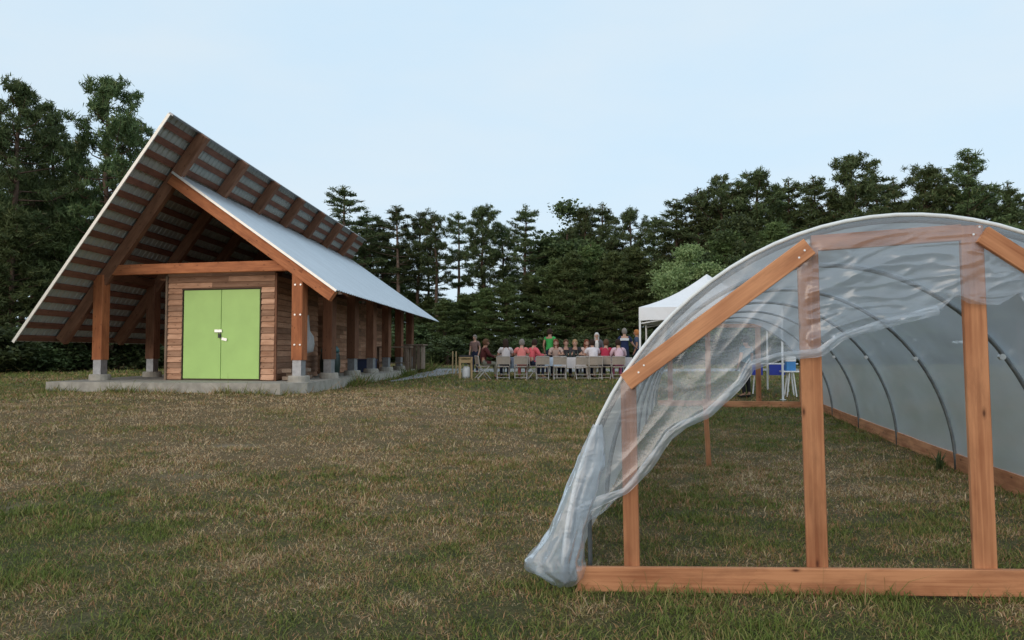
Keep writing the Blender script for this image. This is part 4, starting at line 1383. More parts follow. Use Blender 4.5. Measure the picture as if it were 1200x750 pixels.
# skyline behind, left to right; the label is where each stands in the photo
SKY = [('B1', 398, 216, 60, 'sparse spiky pine rising just right of the upper roof end'), ('B0', 426, 244, 62, 'dark pine second right of the barn roof end'),
       ('A3', 448, 250, 64, 'narrow dark pine over the middle of the metal roof slope'), ('B1', 466, 238, 61, 'open topped pine above the lower metal roof slope'),
       ('A1', 489, 244, 63, 'pine with open crown above the far eave corner'), ('A3', 511, 243, 60, 'pine with bare reddish trunk just right of the barn eave tip'),
       ('B1', 538, 246, 66, 'thin pine standing before a bright sky gap'), ('A0', 566, 236, 61, 'broad round topped pine above the maroon shirted sitter'),
       ('A1', 594, 258, 64, 'lower pine in the dip left of the green shirted person'), ('B0', 618, 238, 60, 'pine on the skyline left of the green shirted person'),
       ('D1', 660, 230, 63, 'round topped leafy tree above the green shirted person'), ('A2', 686, 241, 62, 'dark pine between green shirted and white haired people'),
       ('A3', 709, 236, 64, 'pine straight above the white haired woman'), ('A0', 740, 240, 61, 'broad pine straight above the man in navy'),
       ('B0', 764, 252, 66, 'lower pine left of the white canopy peak'), ('A2', 792, 232, 60, 'dense pine above the white canopy slope'),
       ('B2', 822, 218, 59, 'pine above the peak of the white canopy'), ('A1', 846, 198, 58, 'tall open pine right of the canopy peak'),
       ('A3', 870, 212, 57, 'pine in the gap right of the canopy'), ('A0', 893, 196, 57, 'tall dark pine above the left shoulder of the hoop house arch'),
       ('B0', 925, 205, 58, 'spiky pine above the hoop house left rafter'), ('B2', 958, 204, 57, 'wide pine above the centre post of the hoop house'),
       ('A0', 1004, 176, 55, 'tall broad pine above the doorway of the hoop house'), ('B1', 1030, 198, 57, 'thin pine right of the tall broad pine over the doorway'),
       ('A3', 1055, 203, 58, 'low crowned pine above the top of the hoop house arch'), ('A2', 1084, 188, 55, 'round crowned dark pine left of the right hand post'),
       ('A1', 1110, 206, 58, 'lower pine above the right hand post of the hoop house'), ('B2', 1135, 171, 53, 'tall spire shaped pine with level whorls at right'),
       ('A3', 1164, 206, 56, 'pine right beside the spire shaped pine'), ('B0', 1190, 210, 55, 'pine near the right edge of the photo'),
       ('A2', 1222, 205, 55, 'dark pine cut off by the right edge of the photo')]
TK = {'A1': 'B1', 'A3': 'B0', 'A2': 'B2'}
for i_, (key, px, top, Y, lab) in enumerate(SKY): plant(TK.get(key, key) if i_ % 3 == 0 else key, px, top, Y, lab, G1, sx=trng.uniform(1.0, 1.35))
# second and third rows between and behind them
HB_ = 'pines in the back rows of the wood'
for k in range(58):
    px = 372 + k * 15.2 + trng.uniform(-5, 5)
    if px < 640 and (k % 2 or 505 < px < 610): continue
    sk = np.interp(px, [380, 480, 600, 700, 760, 850, 1000, 1250], [246, 264, 274, 260, 266, 226, 208, 220])
    plant(trng.choice(('A0', 'A2', 'B0', 'B2', 'A3')), px, sk + trng.uniform(2, 46), trng.uniform(64, 84), 'dark pine deep in the wood, mostly hidden behind nearer trees', HB_, sx=trng.uniform(1.0, 1.5))
for k in range(14):
    px = -60 + k * 21 + trng.uniform(-6, 6)
    plant(trng.choice(('A0', 'A2', 'B0')), px, trng.uniform(180, 270), trng.uniform(50, 62), 'dark pine left of the barn, mostly hidden behind nearer pines', 'pines in the back rows left of the barn')
# front rows: bushy young pines and leafy trees
FR = [('C0', 520, 347, 52), ('C1', 545, 342, 54), ('C2', 570, 336, 53), ('C0', 596, 326, 52), ('C1', 622, 318, 54), ('C2', 646, 300, 53), ('C0', 672, 290, 52),
      ('C1', 698, 282, 54), ('C2', 722, 292, 52), ('C1', 748, 285, 53), ('C0', 772, 300, 52), ('C2', 852, 268, 50), ('C1', 908, 255, 50), ('C0', 945, 262, 50), ('C2', 985, 256, 50),
      ('C1', 1020, 262, 50), ('C0', 1060, 258, 50), ('C2', 1098, 262, 49), ('C1', 1140, 262, 49), ('C0', 1180, 258, 49), ('C2', 1215, 265, 49)]
FL = ['bushy young pine right of the barn eave tip', 'bushy young pine behind the small high table', 'bushy young pine behind the maroon shirted sitter', 'bushy young pine behind the first tan chair',
      'bushy young pine behind the second tan chair', 'bushy young pine behind the green shirted person', 'bushy young pine behind the middle of the dining table', 'bushy young pine behind the white haired woman',
      'bushy young pine left of the man in navy', 'bushy young pine behind the canopy front pole', 'bushy young pine behind the canopy roof', 'bushy young pine behind the hoop arch left shoulder',
      'bushy young pine over the upper end of the left rafter', 'bushy young pine over the hoop house centre post', 'bushy young pine left above the doorway', 'bushy young pine right above the doorway',
      'bushy young pine behind the crest of the hoop arch', 'bushy young pine left of the right hand post', 'bushy young pine right of the right hand post', 'bushy young pine by the right photo edge', 'bushy young pine cut by the right photo edge']
for (key, px, top, Y), lab in zip(FR, FL): plant(key, px, top, Y, lab, 'young pines in the front row of the wood', sx=1.1)
plant('D0', 812, 280, 47, 'pale green leafy tree beside the white canopy peak', name='leafy_tree', sx=1.05)
plant('D2', 872, 246, 50, 'mid green leafy tree above the hoop arch left shoulder', name='leafy_tree')
plant('D1', 845, 262, 49, 'darker leafy tree just right of the pale green tree', name='leafy_tree')
plant('D2', 1196, 268, 46, 'leafy tree low by the right photo edge', name='leafy_tree')
for i, (px, top, Y) in enumerate(((408, 330, 66), (436, 322, 68), (462, 330, 66), (486, 338, 64), (505, 345, 62), (536, 352, 60), (560, 340, 62))):
    plant('C%d' % (i % 3), px, top, Y, 'young pine low in the shade between the trunks right of the barn roof', 'young pines low between the trunks', sx=1.3)
SHT = random.Random(9)
SH = [(388, 384, 50), (420, 382, 50), (452, 384, 52), (480, 378, 50), (505, 382, 49), (532, 388, 47), (562, 388, 47), (592, 386, 47), (626, 388, 47), (662, 388, 47), (696, 386, 47), (730, 386, 47), (764, 384, 47), (800, 380, 46), (838, 378, 46), (875, 376, 46), (910, 376, 46)]
for i, (px, top, Y) in enumerate(SH):
    plant('E%d' % (i % 2), px + SHT.uniform(-9, 9), top + 10 + SHT.uniform(-12, 12), Y + SHT.uniform(-1, 4), 'low dark shrub in the row along the foot of the wood', 'shrubs along the foot of the wood', sx=1.7)

# ------------------------------------------------------------------ canopy tent and what stands under it
def canopy():
    cx, cy = 5.6, 22.0
    rot = R(-12.5); half = 1.84
    g = gzf(cx, cy)
    t = empty('canopy_tent', (cx, cy, g), rot, 'white pop up canopy tent standing beyond the hoop house', 'tent')
    ze, zp, val = 2.58 - g, 3.62 - g, .36
    mb = MB(); n = 14
    def P(u, v):     # concave pyramid
        r = max(abs(u), abs(v)); 
        z = ze + (zp - ze) * ((1 - r) ** 1.0 * .72 + (1 - r) ** 2 * .28) - .05 * math.sin(math.pi * r) * (1 - abs(abs(u) - abs(v)) / max(r, 1e-6) * 1.0 if r > 0 else 0)
        return (u * half, v * half, z)
    for i in range(n + 1):
        for j in range(n + 1):
            mb.v.append(P(-1 + 2 * i / n, -1 + 2 * j / n))
    for i in range(n):
        for j in range(n):
            a = i * (n + 1) + j; mb.face((a, a + n + 1, a + n + 2, a + 1))
    mb.build('roof_canvas', M['canvas'], t)
    mb = MB()
    cs = [(-half, -half), (half, -half), (half, half), (-half, half)]
    for k in range(4):
        a, b = cs[k], cs[(k + 1) % 4]
        m = 12; base = len(mb.v)
        for i in range(m + 1):
            f = i / m; x = a[0] + (b[0] - a[0]) * f; y = a[1] + (b[1] - a[1]) * f
            q = .012 * math.sin(f * 19)
            mb.v.append((x, y, ze)); mb.v.append((x * (1 + q), y * (1 + q), ze - val + .02 * abs(math.sin(f * math.pi * 4))))
        for i in range(m):
            mb.face((base + 2 * i, base + 2 * i + 1, base + 2 * i + 3, base + 2 * i + 2))
    mb.build('valance', M['canvas'], t)
    for (x, y) in cs:
        mb = MB(); x *= .985; y *= .985
        mb.bar((x, y, -.05), (x, y, ze - .03), .05, .05, up=(0, 1, 0)); l = mb.build('leg', M['white_pole'], t)
        mb = MB(); mb.bar((x, y, .0), (x, y, .012), .14, .14, up=(0, 1, 0)); mb.build('foot_plate', M['white_pole'], l)
    for k in range(4):
        a, b = cs[k], cs[(k + 1) % 4]
        mb = MB()
        for i in range(2):
            f0, f1 = i / 2, (i + 1) / 2
            p = lambda f, z: (a[0] * .98 + (b[0] - a[0]) * .98 * f, a[1] * .98 + (b[1] - a[1]) * .98 * f, z)
            mb.bar(p(f0, ze - .12), p(f1, ze - .42), .02, .03); mb.bar(p(f0 + .005, ze - .43), p(f1 - .005, ze - .13), .02, .03)
        mb.build('truss', M['white_pole'], t)
canopy()
def folding_table(name, loc, rz, L, W, H, mat, label, legmat):
    t = empty(name, loc, rz, label, 'table')
    mb = MB(); mb.bar((-L / 2, 0, H - .02), (L / 2, 0, H - .02), W, .04, ch=.008); mb.build('table_top', mat, t)
    for sx in (-1, 1):
        for sy in (-1, 1):
            mb = MB(); mb.tube([(sx * (L / 2 - .2), sy * (W / 2 - .08), H - .04), (sx * (L / 2 - .12), sy * (W / 2 - .06), 0)], .02, 8); mb.build('leg', legmat, t)
    return t
# serving table with blue cloths, cooler on a stand
p = at(903, 425, 22.4); g = gzf(p.x, p.y)
st = folding_table('serving_table', (p.x, p.y, g), R(-6), 1.38, .7, .88, M['white_plastic'], 'folding serving table with royal blue panels seen through the hoop house', M['white_pole'])
for x0, x1, in ((-.60, -.30), (-.12, .32)):
    mb = MB(); mb.bar((x0, -.365, .69), (x1, -.365, .69), .02, .30); mb.build('blue_panel', M['blue'], st)
p = at(926, 434, 21.6); g = gzf(p.x, p.y)
st2 = folding_table('side_table', (p.x, p.y, g), R(-6), .50, .42, .72, M['white_plastic'], 'low side table carrying the light blue cooler', M['white_pole'])
ck = empty('cooler', (p.x, p.y, g + .721), R(-6), 'light blue cooler box with white lid on the side table', 'cooler')
mb = MB(); mb.bar((0, 0, .001), (0, 0, .26), .26, .24, up=(0, 1, 0), ch=.02); mb.build('body', M['cyan'], ck)
mb = MB(); mb.bar((0, 0, .261), (0, 0, .42), .28, .26, up=(0, 1, 0), ch=.03); mb.build('lid', M['white_plastic'], ck)

# ------------------------------------------------------------------ dining party
CHAIR_G = 'tan folding chairs along the near side of the table'
def make_chair():
    t = empty('folding_chair', (0, 0, 0))
    # +y faces the table; the back is toward the camera
    mb = MB()
    for k in range(7):
        u0, u1 = k / 7, (k + 1) / 7
        y = lambda u: -.20 - .035 * math.sin(u * math.pi)
        x = lambda u: -.215 + .43 * u
        mb.quad([(x(u0), y(u0), .52), (x(u1), y(u1), .52), (x(u1), y(u1) - .03, .78), (x(u0), y(u0) - .03, .78)])
        mb.quad([(x(u1), y(u1) + .012, .52), (x(u0), y(u0) + .012, .52), (x(u0), y(u0) - .018, .78), (x(u1), y(u1) - .018, .78)])
    mb.build('backrest', M['chair'], t)
    mb = MB(); mb.bar((0, -.19, .44), (0, .20, .455), .40, .03, ch=.01); mb.build('seat', M['chair'], t)
    for sx in (-1, 1):
        mb = MB(); mb.tube([(sx * .225, -.23, .79), (sx * .225, -.19, .46), (sx * .225, .22, .0)], .014, 8); mb.build('leg', M['chair_frame'], t)
        mb = MB(); mb.tube([(sx * .205, .16, .44), (sx * .205, -.26, .0)], .014, 8); mb.build('leg', M['chair_frame'], t)
    mb = MB(); mb.tube([(-.205, -.21, .06 + .0), (.205, -.21, .06)], .011, 6)
    mb.tube([(-.205, -.10, .18), (.205, -.10, .18)], .011, 6); mb.build('crossbar', M['chair_frame'], t)
    mb = MB(); mb.tube([(-.225, -.23, .78), (-.19, -.255, .80), (.19, -.255, .80), (.225, -.23, .78)], .014, 8); mb.build('top_rail', M['chair_frame'], t)
    return t
YC = 26.7
chair0 = make_chair()
first_chair = True
def place_chair(x, y, rz, label, group=CHAIR_G):
    global first_chair
    o = chair0 if first_chair else copy_tree(chair0)
    first_chair = False
    o.location = (x, y, gzf(x, y) + .002); o.rotation_euler = (0, 0, rz)
    tag(o, label, 'chair', group)
    return o
def px2x(px, Y): return at(px, 430, Y).x
CH = [(589.5, .05, 'leftmost near row tan folding chair, under the long dark haired sitter'), (610.5, -.04, 'tan folding chair under the sitter in salmon pink'),
      (635.5, .03, 'empty tan folding chair in front of the pale blue cloth'), (656, -.03, 'empty tan folding chair right of the pale blue cloth'),
      (681.5, .06, 'empty tan folding chair at the middle of the white tablecloth'), (698, -.05, 'tan folding chair under the sitter in a white shirt'), (724, .0, 'tan folding chair nearest to the hoop house, under the sitter in pale pink')]
for px, rz, lab in CH: place_chair(px2x(px, YC), YC, rz, lab)
FARG = 'folding chairs on the far side of the table'
for i, px in enumerate((652, 663, 674.5, 686.5)):
    place_chair(px2x(px, 28.7), 28.7, math.pi + .05 * (i - 1), 'folding chair hidden on the far side of the dining table under a sitter', FARG)

# two long tables in a row with cloth
def dining_table(x0, x1, yc, clothmat, lab, lab2):
    g = gzf((x0 + x1) / 2, yc)
    t = folding_table('dining_table', ((x0 + x1) / 2, yc, g), 0, x1 - x0, .76, .74, M['white_plastic'], lab, M['chair_frame'])
    mb = MB(); L = (x1 - x0) / 2 + .02; W = .40
    mb.quad([(-L, -W, .748), (L, -W, .748), (L, W, .748), (-L, W, .748)])
    per = []
    def edge(a, b):
        n = max(4, int(math.hypot(b[0] - a[0], b[1] - a[1]) / .07))
        for i in range(n): per.append((a[0] + (b[0] - a[0]) * i / n, a[1] + (b[1] - a[1]) * i / n))
    edge((-L, -W), (L, -W)); edge((L, -W), (L, W)); edge((L, W), (-L, W)); edge((-L, W), (-L, -W))
    n = len(per); b = len(mb.v)
    for k, (x, y) in enumerate(per):
        w_ = .02 * math.sin(k * 1.3) + .015 * math.sin(k * .57)
        mb.v.append((x, y, .748)); mb.v.append((x * (1 + .01) + w_ * (abs(x) > L - .01), y * 1.04 + w_, .748 - .34 - .05 * math.sin(k * .21)))
    for k in range(n):
        k2 = (k + 1) % n; mb.face((b + 2 * k, b + 2 * k + 1, b + 2 * k2 + 1, b + 2 * k2))
    o = mb.build('tablecloth', clothmat); o.location = t.location; tag(o, lab2, 'tablecloth')
    return g + .75
YT = 27.75
xa, xb, xc = px2x(586, YT), px2x(657, YT), px2x(738, YT)
ztop = dining_table(xa, xb - .02, YT, M['cloth_blue'], 'left dining table under the pale blue cloth', 'pale blue cloth draped over the left dining table')
dining_table(xb + .02, xc, YT, M['cloth'], 'right dining table under the off white cloth', 'off white cloth draped over the right dining table')
for i, (px, h) in enumerate(((668, .27), (672.5, .30), (677, .24), (664.5, .2))):
    x = px2x(px, YT + .1 * (i % 2))
    mb = MB(); mb.lathe([(.036, 0.002), (.038, h * .6), (.014, h * .75), (.014, h)], (0, 0, 0), 12)
    o = mb.build('bottle', M['bottle'], None, True); o.location = (x, YT + .1 * (i % 2), gzf((xb + xc) / 2, YT) + .749)
    tag(o, 'dark bottle on the white tablecloth before the far side sitters', 'bottle', 'dark bottles on the table')
for i, px in enumerate((682, 688, 660)):
    x = px2x(px, YT - .2)
    mb = MB(); mb.lathe([(.06, 0.002), (.11, .012), (.115, .018), (.10, .016)], (0, 0, 0), 18)
    o = mb.build('plate', M['white_plastic'], None, True); o.location = (x, YT - .2, gzf((xb + xc) / 2, YT) + .749)
    tag(o, 'white plate lying on the white tablecloth', 'plate', 'white plates on the table')

# ---- people
def plain(name, col, rough=.85): return simple_mat(name, col, rough, var=.08, scale=9, spec=.2)
SKIN = plain('skin', (0.50, 0.29, 0.21), .6); SKIN2 = plain('tanned_skin', (0.42, 0.22, 0.15), .6)
EYE = plain('eye', (.02, .015, .012), .3)
HAIRC = {'dark': plain('dark_brown_hair', (.035, .020, .014)), 'brown': plain('brown_hair', (.11, .055, .03)), 'auburn': plain('auburn_hair', (.17, .055, .03)),
         'white': plain('white_hair', (.62, .58, .55)), 'grey': plain('grey_hair', (.22, .19, .17)), 'blond': plain('blond_hair', (.36, .22, .11)), 'ginger': plain('ginger_hair', (.42, .16, .05))}
def skin_mesh(name, pts, edges, rad, mat, parent, sub=1):
    me = bpy.data.meshes.new(name)
    me.from_pydata([tuple(p) for p in pts], edges, [])
    o = bpy.data.objects.new(name, me); COL.objects.link(o)
    o.modifiers.new('Skin', 'SKIN').use_smooth_shade = True
    sd = o.modifiers.new('Sub', 'SUBSURF'); sd.levels = sub; sd.render_levels = sub
    me.skin_vertices if hasattr(me, 'skin_vertices') else None
    sv = me.skin_vertices[0].data
    for v, r in zip(sv, rad):
        v.radius = r if isinstance(r, tuple) else (r, r); v.use_root = False
    sv[0].use_root = True
    dg = bpy.context.evaluated_depsgraph_get()
    nm = bpy.data.meshes.new_from_object(o.evaluated_get(dg))
    nm.name = name
    bpy.data.objects.remove(o); bpy.data.meshes.remove(me)
    for m in list(nm.materials): pass
    nm.materials.clear(); nm.materials.append(mat)
    for p in nm.polygons: p.use_smooth = True
    o = bpy.data.objects.new(name, nm); COL.objects.link(o); o.parent = parent
    return o
def person(x, y, face, pose, label, shirt, pants, hair, skin=None, long_hair=False, h=1.72, sleeves='short', lean=0.0, group=None, arms=None, turn=0.0, stripe=None, dress_len=None, shirt2=None):
    """face: heading the person looks to (0 = away from the camera, +y)"""
    skin = skin or SKIN
    k = h / 1.75 * (1.06 if pose == 'sit' else 1.0)
    t = empty('person', (x, y, gzf(x, y)), face, label, 'person', group)
    t.scale = (k, k, k)
    if pose == 'stand':
        J = dict(pel=(0, 0, .95), spi=(0, .01 + lean * .3, 1.13), che=(0, .01 + lean * .7, 1.33), nec=(0, lean * .95 - .005, 1.48), hb=(0, .015 + lean, 1.56), ht=(0, .02 + lean * 1.05, 1.69))
        for s, n in ((-1, 'l'), (1, 'r')):
            J['sh' + n] = (s * .175, lean * .8 - .01, 1.42); J['el' + n] = (s * .245, -.03 + lean * .7, 1.14); J['wr' + n] = (s * .235, .07 + lean * .7, .90)
            J['hi' + n] = (s * .09, 0, .88); J['kn' + n] = (s * .105, .02, .50); J['an' + n] = (s * .11, -.02, .09); J['to' + n] = (s * .13, .14, .035)
    else:
        J = dict(pel=(0, -.02, .55), spi=(0, .0 + lean * .3, .72), che=(0, .03 + lean * .7, .92), nec=(0, .05 + lean, 1.07), hb=(0, .08 + lean * 1.1, 1.15), ht=(0, .10 + lean * 1.15, 1.28))
        for s, n in ((-1, 'l'), (1, 'r')):
            J['sh' + n] = (s * .175, .04 + lean * .9, 1.01); J['el' + n] = (s * .25, .14 + lean * .9, .80); J['wr' + n] = (s * .16, .36 + lean * .8, .80)
            J['hi' + n] = (s * .10, .02, .53); J['kn' + n] = (s * .13, .42, .52); J['an' + n] = (s * .12, .40, .09); J['to' + n] = (s * .13, .55, .035)
    if arms: J.update(arms)
    J = {a: Vector(b) for a, b in J.items()}
    names = ['pel', 'spi', 'che', 'nec', 'hb', 'ht', 'shl', 'ell', 'wrl', 'shr', 'elr', 'wrr', 'hil', 'knl', 'anl', 'tol', 'hir', 'knr', 'anr', 'tor']
    ed = [('pel', 'spi'), ('spi', 'che'), ('che', 'nec'), ('nec', 'hb'), ('hb', 'ht'), ('che', 'shl'), ('shl', 'ell'), ('ell', 'wrl'), ('che', 'shr'), ('shr', 'elr'), ('elr', 'wrr'),
          ('pel', 'hil'), ('hil', 'knl'), ('knl', 'anl'), ('anl', 'tol'), ('pel', 'hir'), ('hir', 'knr'), ('knr', 'anr'), ('anr', 'tor')]
    rad = dict(pel=(.13, .10), spi=(.125, .095), che=(.14, .105), nec=.052, hb=(.07, .085), ht=(.062, .08), shl=.062, ell=.042, wrl=.028, shr=.062, elr=.042, wrr=.028,
               hil=.085, knl=.058, anl=.040, tol=.032, hir=.085, knr=.058, anr=.040, tor=.032)
    pts = [J[n] for n in names]; rads = [rad[n] for n in names]; E = [(names.index(a), names.index(b)) for a, b in ed]
    # nose
    tn = Matrix.Rotation(turn, 3, 'Z')
    fdir = tn @ Vector((0, 1, 0))
    # hands: palm and five unequal fingers, slightly curled
    for s, n in ((-1, 'l'), (1, 'r')):
        wr = J['wr' + n]; d = (wr - J['el' + n]).normalized()
        sd = d.cross(Vector((0, 0, 1)));
        if sd.length < .2: sd = Vector((0, 1, 0))
        sd.normalize(); cu = sd.cross(d).normalized() * -1
        wi = names.index('wr' + n)
        pal = len(pts); pts.append(wr + d * .05); rads.append((.034, .02)); E.append((wi, pal))
        for q, (off, ln) in enumerate(((-.030, .060), (-.010, .070), (.010, .066), (.028, .052))):
            a = len(pts)
            pts.append(wr + d * .095 + sd * off); rads.append(.0095)
            pts.append(wr + d * (.095 + ln * .55) + sd * off * 1.1 - cu * .008); rads.append(.0085)
            pts.append(wr + d * (.095 + ln) + sd * off * 1.1 - cu * .028); rads.append(.007)
            E += [(pal, a), (a, a + 1), (a + 1, a + 2)]
        a = len(pts)
        pts.append(wr + d * .055 - sd * .042 * s); rads.append(.011); pts.append(wr + d * .085 - sd * .058 * s - cu * .01); rads.append(.008)
        E += [(pal, a), (a, a + 1)]
    body = skin_mesh('body', pts, E, rads, skin, t)
    shell_src = body.data.copy()
    # head shape: join nose and ears to the body mesh
    hc = (J['hb'] + J['ht']) / 2
    bm = bmesh.new(); bm.from_mesh(body.data)
    def ell(c, r):
        ret = bmesh.ops.create_icosphere(bm, subdivisions=2, radius=1.0, matrix=Matrix.Translation(c) @ tn.to_4x4() @ Matrix.Diagonal((*r, 1)))
    ell(hc, (.077, .098, .115))
    ell(hc + fdir * .098 + Vector((0, 0, -.01)), (.014, .020, .026))
    rt = tn @ Vector((1, 0, 0))
    for s in (-1, 1): ell(hc + rt * s * .080 + Vector((0, 0, -.005)), (.012, .022, .032))
    ell(hc + fdir * .088 + Vector((0, 0, -.058)), (.026, .010, .008))
    bm.to_mesh(body.data); bm.free()
    for p in body.data.polygons: p.use_smooth = True
    for s in (-1, 1):
        mb = MB(); c = hc + fdir * .086 + rt * s * .032 + Vector((0, 0, .018)); mb.sphere(c, .011, 8, 6); mb.build('eye', EYE, t, True)
    # hair
    mb = MB(); n, m = 18, 12
    for i in range(m + 1):
        th = math.pi * (.70 if not long_hair else .80) * i / m
        for j in range(n):
            a = 2 * math.pi * j / n
            v = Vector((math.sin(th) * math.cos(a), math.sin(th) * math.sin(a), math.cos(th)))
            frontness = v.y
            lim = .18 if True else 0
            q = 1.0
            if frontness > .25 and v.z < .45: q = .80        # stays inside the face in front
            p = Vector((v.x * .100 * q, v.y * .122 * q - .010, v.z * .134 + .008))
            if long_hair and v.z < .1 and v.y < .35: p.z -= (.1 - v.z) * .20; p.y -= .02
            p *= 1 + .05 * noise.noise(p * 30 + Vector((x, y, 0)))
            mb.v.append(tuple(hc + tn @ p))
    for i in range(m):
        for j in range(n):
            k2 = (j + 1) % n
            mb.face((i * n + j, (i + 1) * n + j, (i + 1) * n + k2, i * n + k2))
    mb.build('hair', HAIRC[hair], t, True)
    # clothes: offset shells of the body surface, so they follow it
    bones = [('t', 'pel', 'spi'), ('t', 'spi', 'che'), ('n', 'che', 'nec'), ('h', 'nec', 'hb'), ('h', 'hb', 'ht')]
    for n in ('l', 'r'):
        bones += [('s', 'che', 'sh' + n), ('a', 'sh' + n, 'el' + n), ('f', 'el' + n, 'wr' + n), ('p', 'pel', 'hi' + n), ('p', 'hi' + n, 'kn' + n), ('q', 'kn' + n, 'an' + n), ('x', 'an' + n, 'to' + n)]
    SV = shell_src
    co = np.array([v.co[:] for v in SV.vertices]); no_ = np.array([v.normal[:] for v in SV.vertices])
    best = np.full(len(co), 9e9); lab_ = np.zeros(len(co), int); par_ = np.zeros(len(co))
    for bi, (k_, a_, b_) in enumerate(bones):
        A_ = np.array(J[a_][:]); B_ = np.array(J[b_][:]); d_ = B_ - A_
        f_ = np.clip(((co - A_) @ d_) / (d_ @ d_), 0, 1)
        dist = np.linalg.norm(co - A_ - f_[:, None] * d_, axis=1) / (1.6 if k_ in 'tnsp' else 1.0)
        m_ = dist < best
        best[m_] = dist[m_]; lab_[m_] = bi; par_[m_] = f_[m_]
    kind_ = np.array([b_[0] for b_ in bones])[lab_]
    arm_f = {'short': .7, 'long': 2, 'none': .12}[sleeves]
    is_sh = (kind_ == 't') | (kind_ == 's') | ((kind_ == 'n') & (par_ < .85)) | ((kind_ == 'a') & (par_ < arm_f)) | ((kind_ == 'p') & (co[:, 2] > J['pel'].z - .05) & (par_ < .6))
    if sleeves == 'long': is_sh |= (kind_ == 'f') & (par_ < .92)
    is_tr = (kind_ == 'p') | ((kind_ == 'q') & (par_ < .93)) | ((kind_ == 't') & (lab_ == 0) & (par_ < .6))
    for nm_, mk, off_, mt_ in (('trousers', is_tr, .012, pants), ('shirt', is_sh, .020, shirt)):
        fc = [tuple(p.vertices) for p in SV.polygons if all(mk[i] for i in p.vertices)]
        used = sorted({i for f in fc for i in f}); mp_ = {i: k2 for k2, i in enumerate(used)}
        mb = MB(); mb.v = [tuple(co[i] + no_[i] * off_) for i in used]
        for f in fc: mb.face([mp_[i] for i in f])
        mb.build(nm_, mt_, t, True)
    for n in ('l', 'r'):
        an, to = J['an' + n], J['to' + n]
        skin_mesh('shoe', [an + Vector((0, -.04, -.03)), an.lerp(to, .55) + Vector((0, 0, -.02)), to + Vector((0, .05, .0))], [(0, 1), (1, 2)], [(.045, .045), (.046, .040), (.040, .030)], BLACKSHOE, t)
    if stripe is not None:
        mb = MB(); c = J['che'] + Vector((0, 0, .02)); nn2 = 10
        for k in range(nn2 + 1):
            a = math.pi * (1.22 + .56 * k / nn2)
            px_, py_ = math.cos(a) * .205, math.sin(a) * .150
            mb.v.append((c.x + px_, c.y + py_, c.z + .045)); mb.v.append((c.x + px_ * 1.01, c.y + py_ * 1.01, c.z - .045))
        for k in range(nn2): mb.face((2 * k, 2 * k + 1, 2 * k + 3, 2 * k + 2))
        mb.build('shirt_stripe', stripe, t)
    if shirt2 is not None:
        mb = MB(); c = J['che']
        for k in range(9):
            a = math.pi * (.36 + .28 * k / 8)
            for zz, rr in ((.12, .12), (0, .175), (-.2, .17), (-.36, .165)):
                mb.v.append((c.x + math.cos(a) * rr * .9, c.y + math.sin(a) * rr * .92, c.z + zz))
        for k in range(8):
            for q in range(3):
                a = k * 4 + q; mb.face((a, a + 4, a + 5, a + 1))
        mb.build('blouse_front', shirt2, t)
    return t
BLACKSHOE = plain('dark_shoe', (.03, .028, .026))
cl = {}
def C_(n, c):
    if n not in cl: cl[n] = plain(n + '_fabric', c)
    return cl[n]
jeans = C_('dark_denim', (.025, .032, .06)); khaki = C_('grey_green', (.20, .20, .16)); beige = C_('beige', (.50, .40, .28)); black = C_('black', (.02, .02, .022))
pi = math.pi
def PX(px, Y): return px2x(px, Y)
SG = 'people sitting at the dining table'
# left end: sitter turned to the right, and the one standing behind
cx = PX(566, 26.9)
person(cx, 26.9, -1.25, 'sit', 'person in a maroon top and grey green trousers sitting sideways at the left table end', C_('maroon', (.085, .022, .022)), khaki, 'brown', skin=SKIN2, sleeves='long', lean=.02, group=SG,
       arms=dict(wrl=(-.06, .34, .78), wrr=(.06, .36, .74), knl=(-.14, .44, .50), anl=(-.16, .52, .09), tol=(-.17, .67, .035)))
place_chair(cx, 26.9, -1.25, 'folding chair turned sideways under the maroon shirted sitter at the left table end', 'folding chairs at the table ends')
person(PX(556.5, 32.5), 32.5, 2.7, 'stand', 'person in a dull brown top standing behind the small high table', C_('dusty_brown', (.20, .125, .11)), jeans, 'grey', h=1.62, sleeves='short')
person(PX(593, 26.85), 26.85, .1, 'sit', 'person with long dark brown hair and a pale shirt sitting on the leftmost near chair', C_('pale_shirt', (.55, .50, .50)), jeans, 'dark', long_hair=True, lean=.05, group=SG)
person(PX(611, 26.85), 26.85, -.15, 'sit', 'person with grey hair in a salmon pink shirt sitting with the back to the lawn', C_('salmon', (.72, .22, .20)), C_('salmon_trousers', (.60, .20, .18)), 'grey', lean=.04, group=SG, sleeves='short')
person(PX(622, 27.0), 27.0, -1.0, 'sit', 'person with dark hair in a coral red shirt leaning toward the table', C_('coral', (.66, .12, .14)), jeans, 'dark', lean=.07, group=SG, sleeves='long', turn=.5)
place_chair(PX(622, 27.0), 27.0, -1.0, 'folding chair angled to the table under the coral red shirted sitter', 'folding chairs at the table ends')
person(PX(696, 26.85), 26.85, .12, 'sit', 'person in a white shirt sitting with the back to the lawn at the white cloth', C_('white_shirt', (.68, .62, .64)), C_('cream_trousers', (.60, .52, .42)), 'dark', lean=.16, group=SG, sleeves='short')
person(PX(709, 27.0), 27.0, -.35, 'sit', 'person in a crimson vest sitting between the white and the pale pink shirts', C_('crimson', (.42, .035, .07)), jeans, 'brown', lean=.10, group=SG, sleeves='none')
place_chair(PX(710, 26.95), 26.95, -.35, 'folding chair under the crimson vested sitter', CHAIR_G)
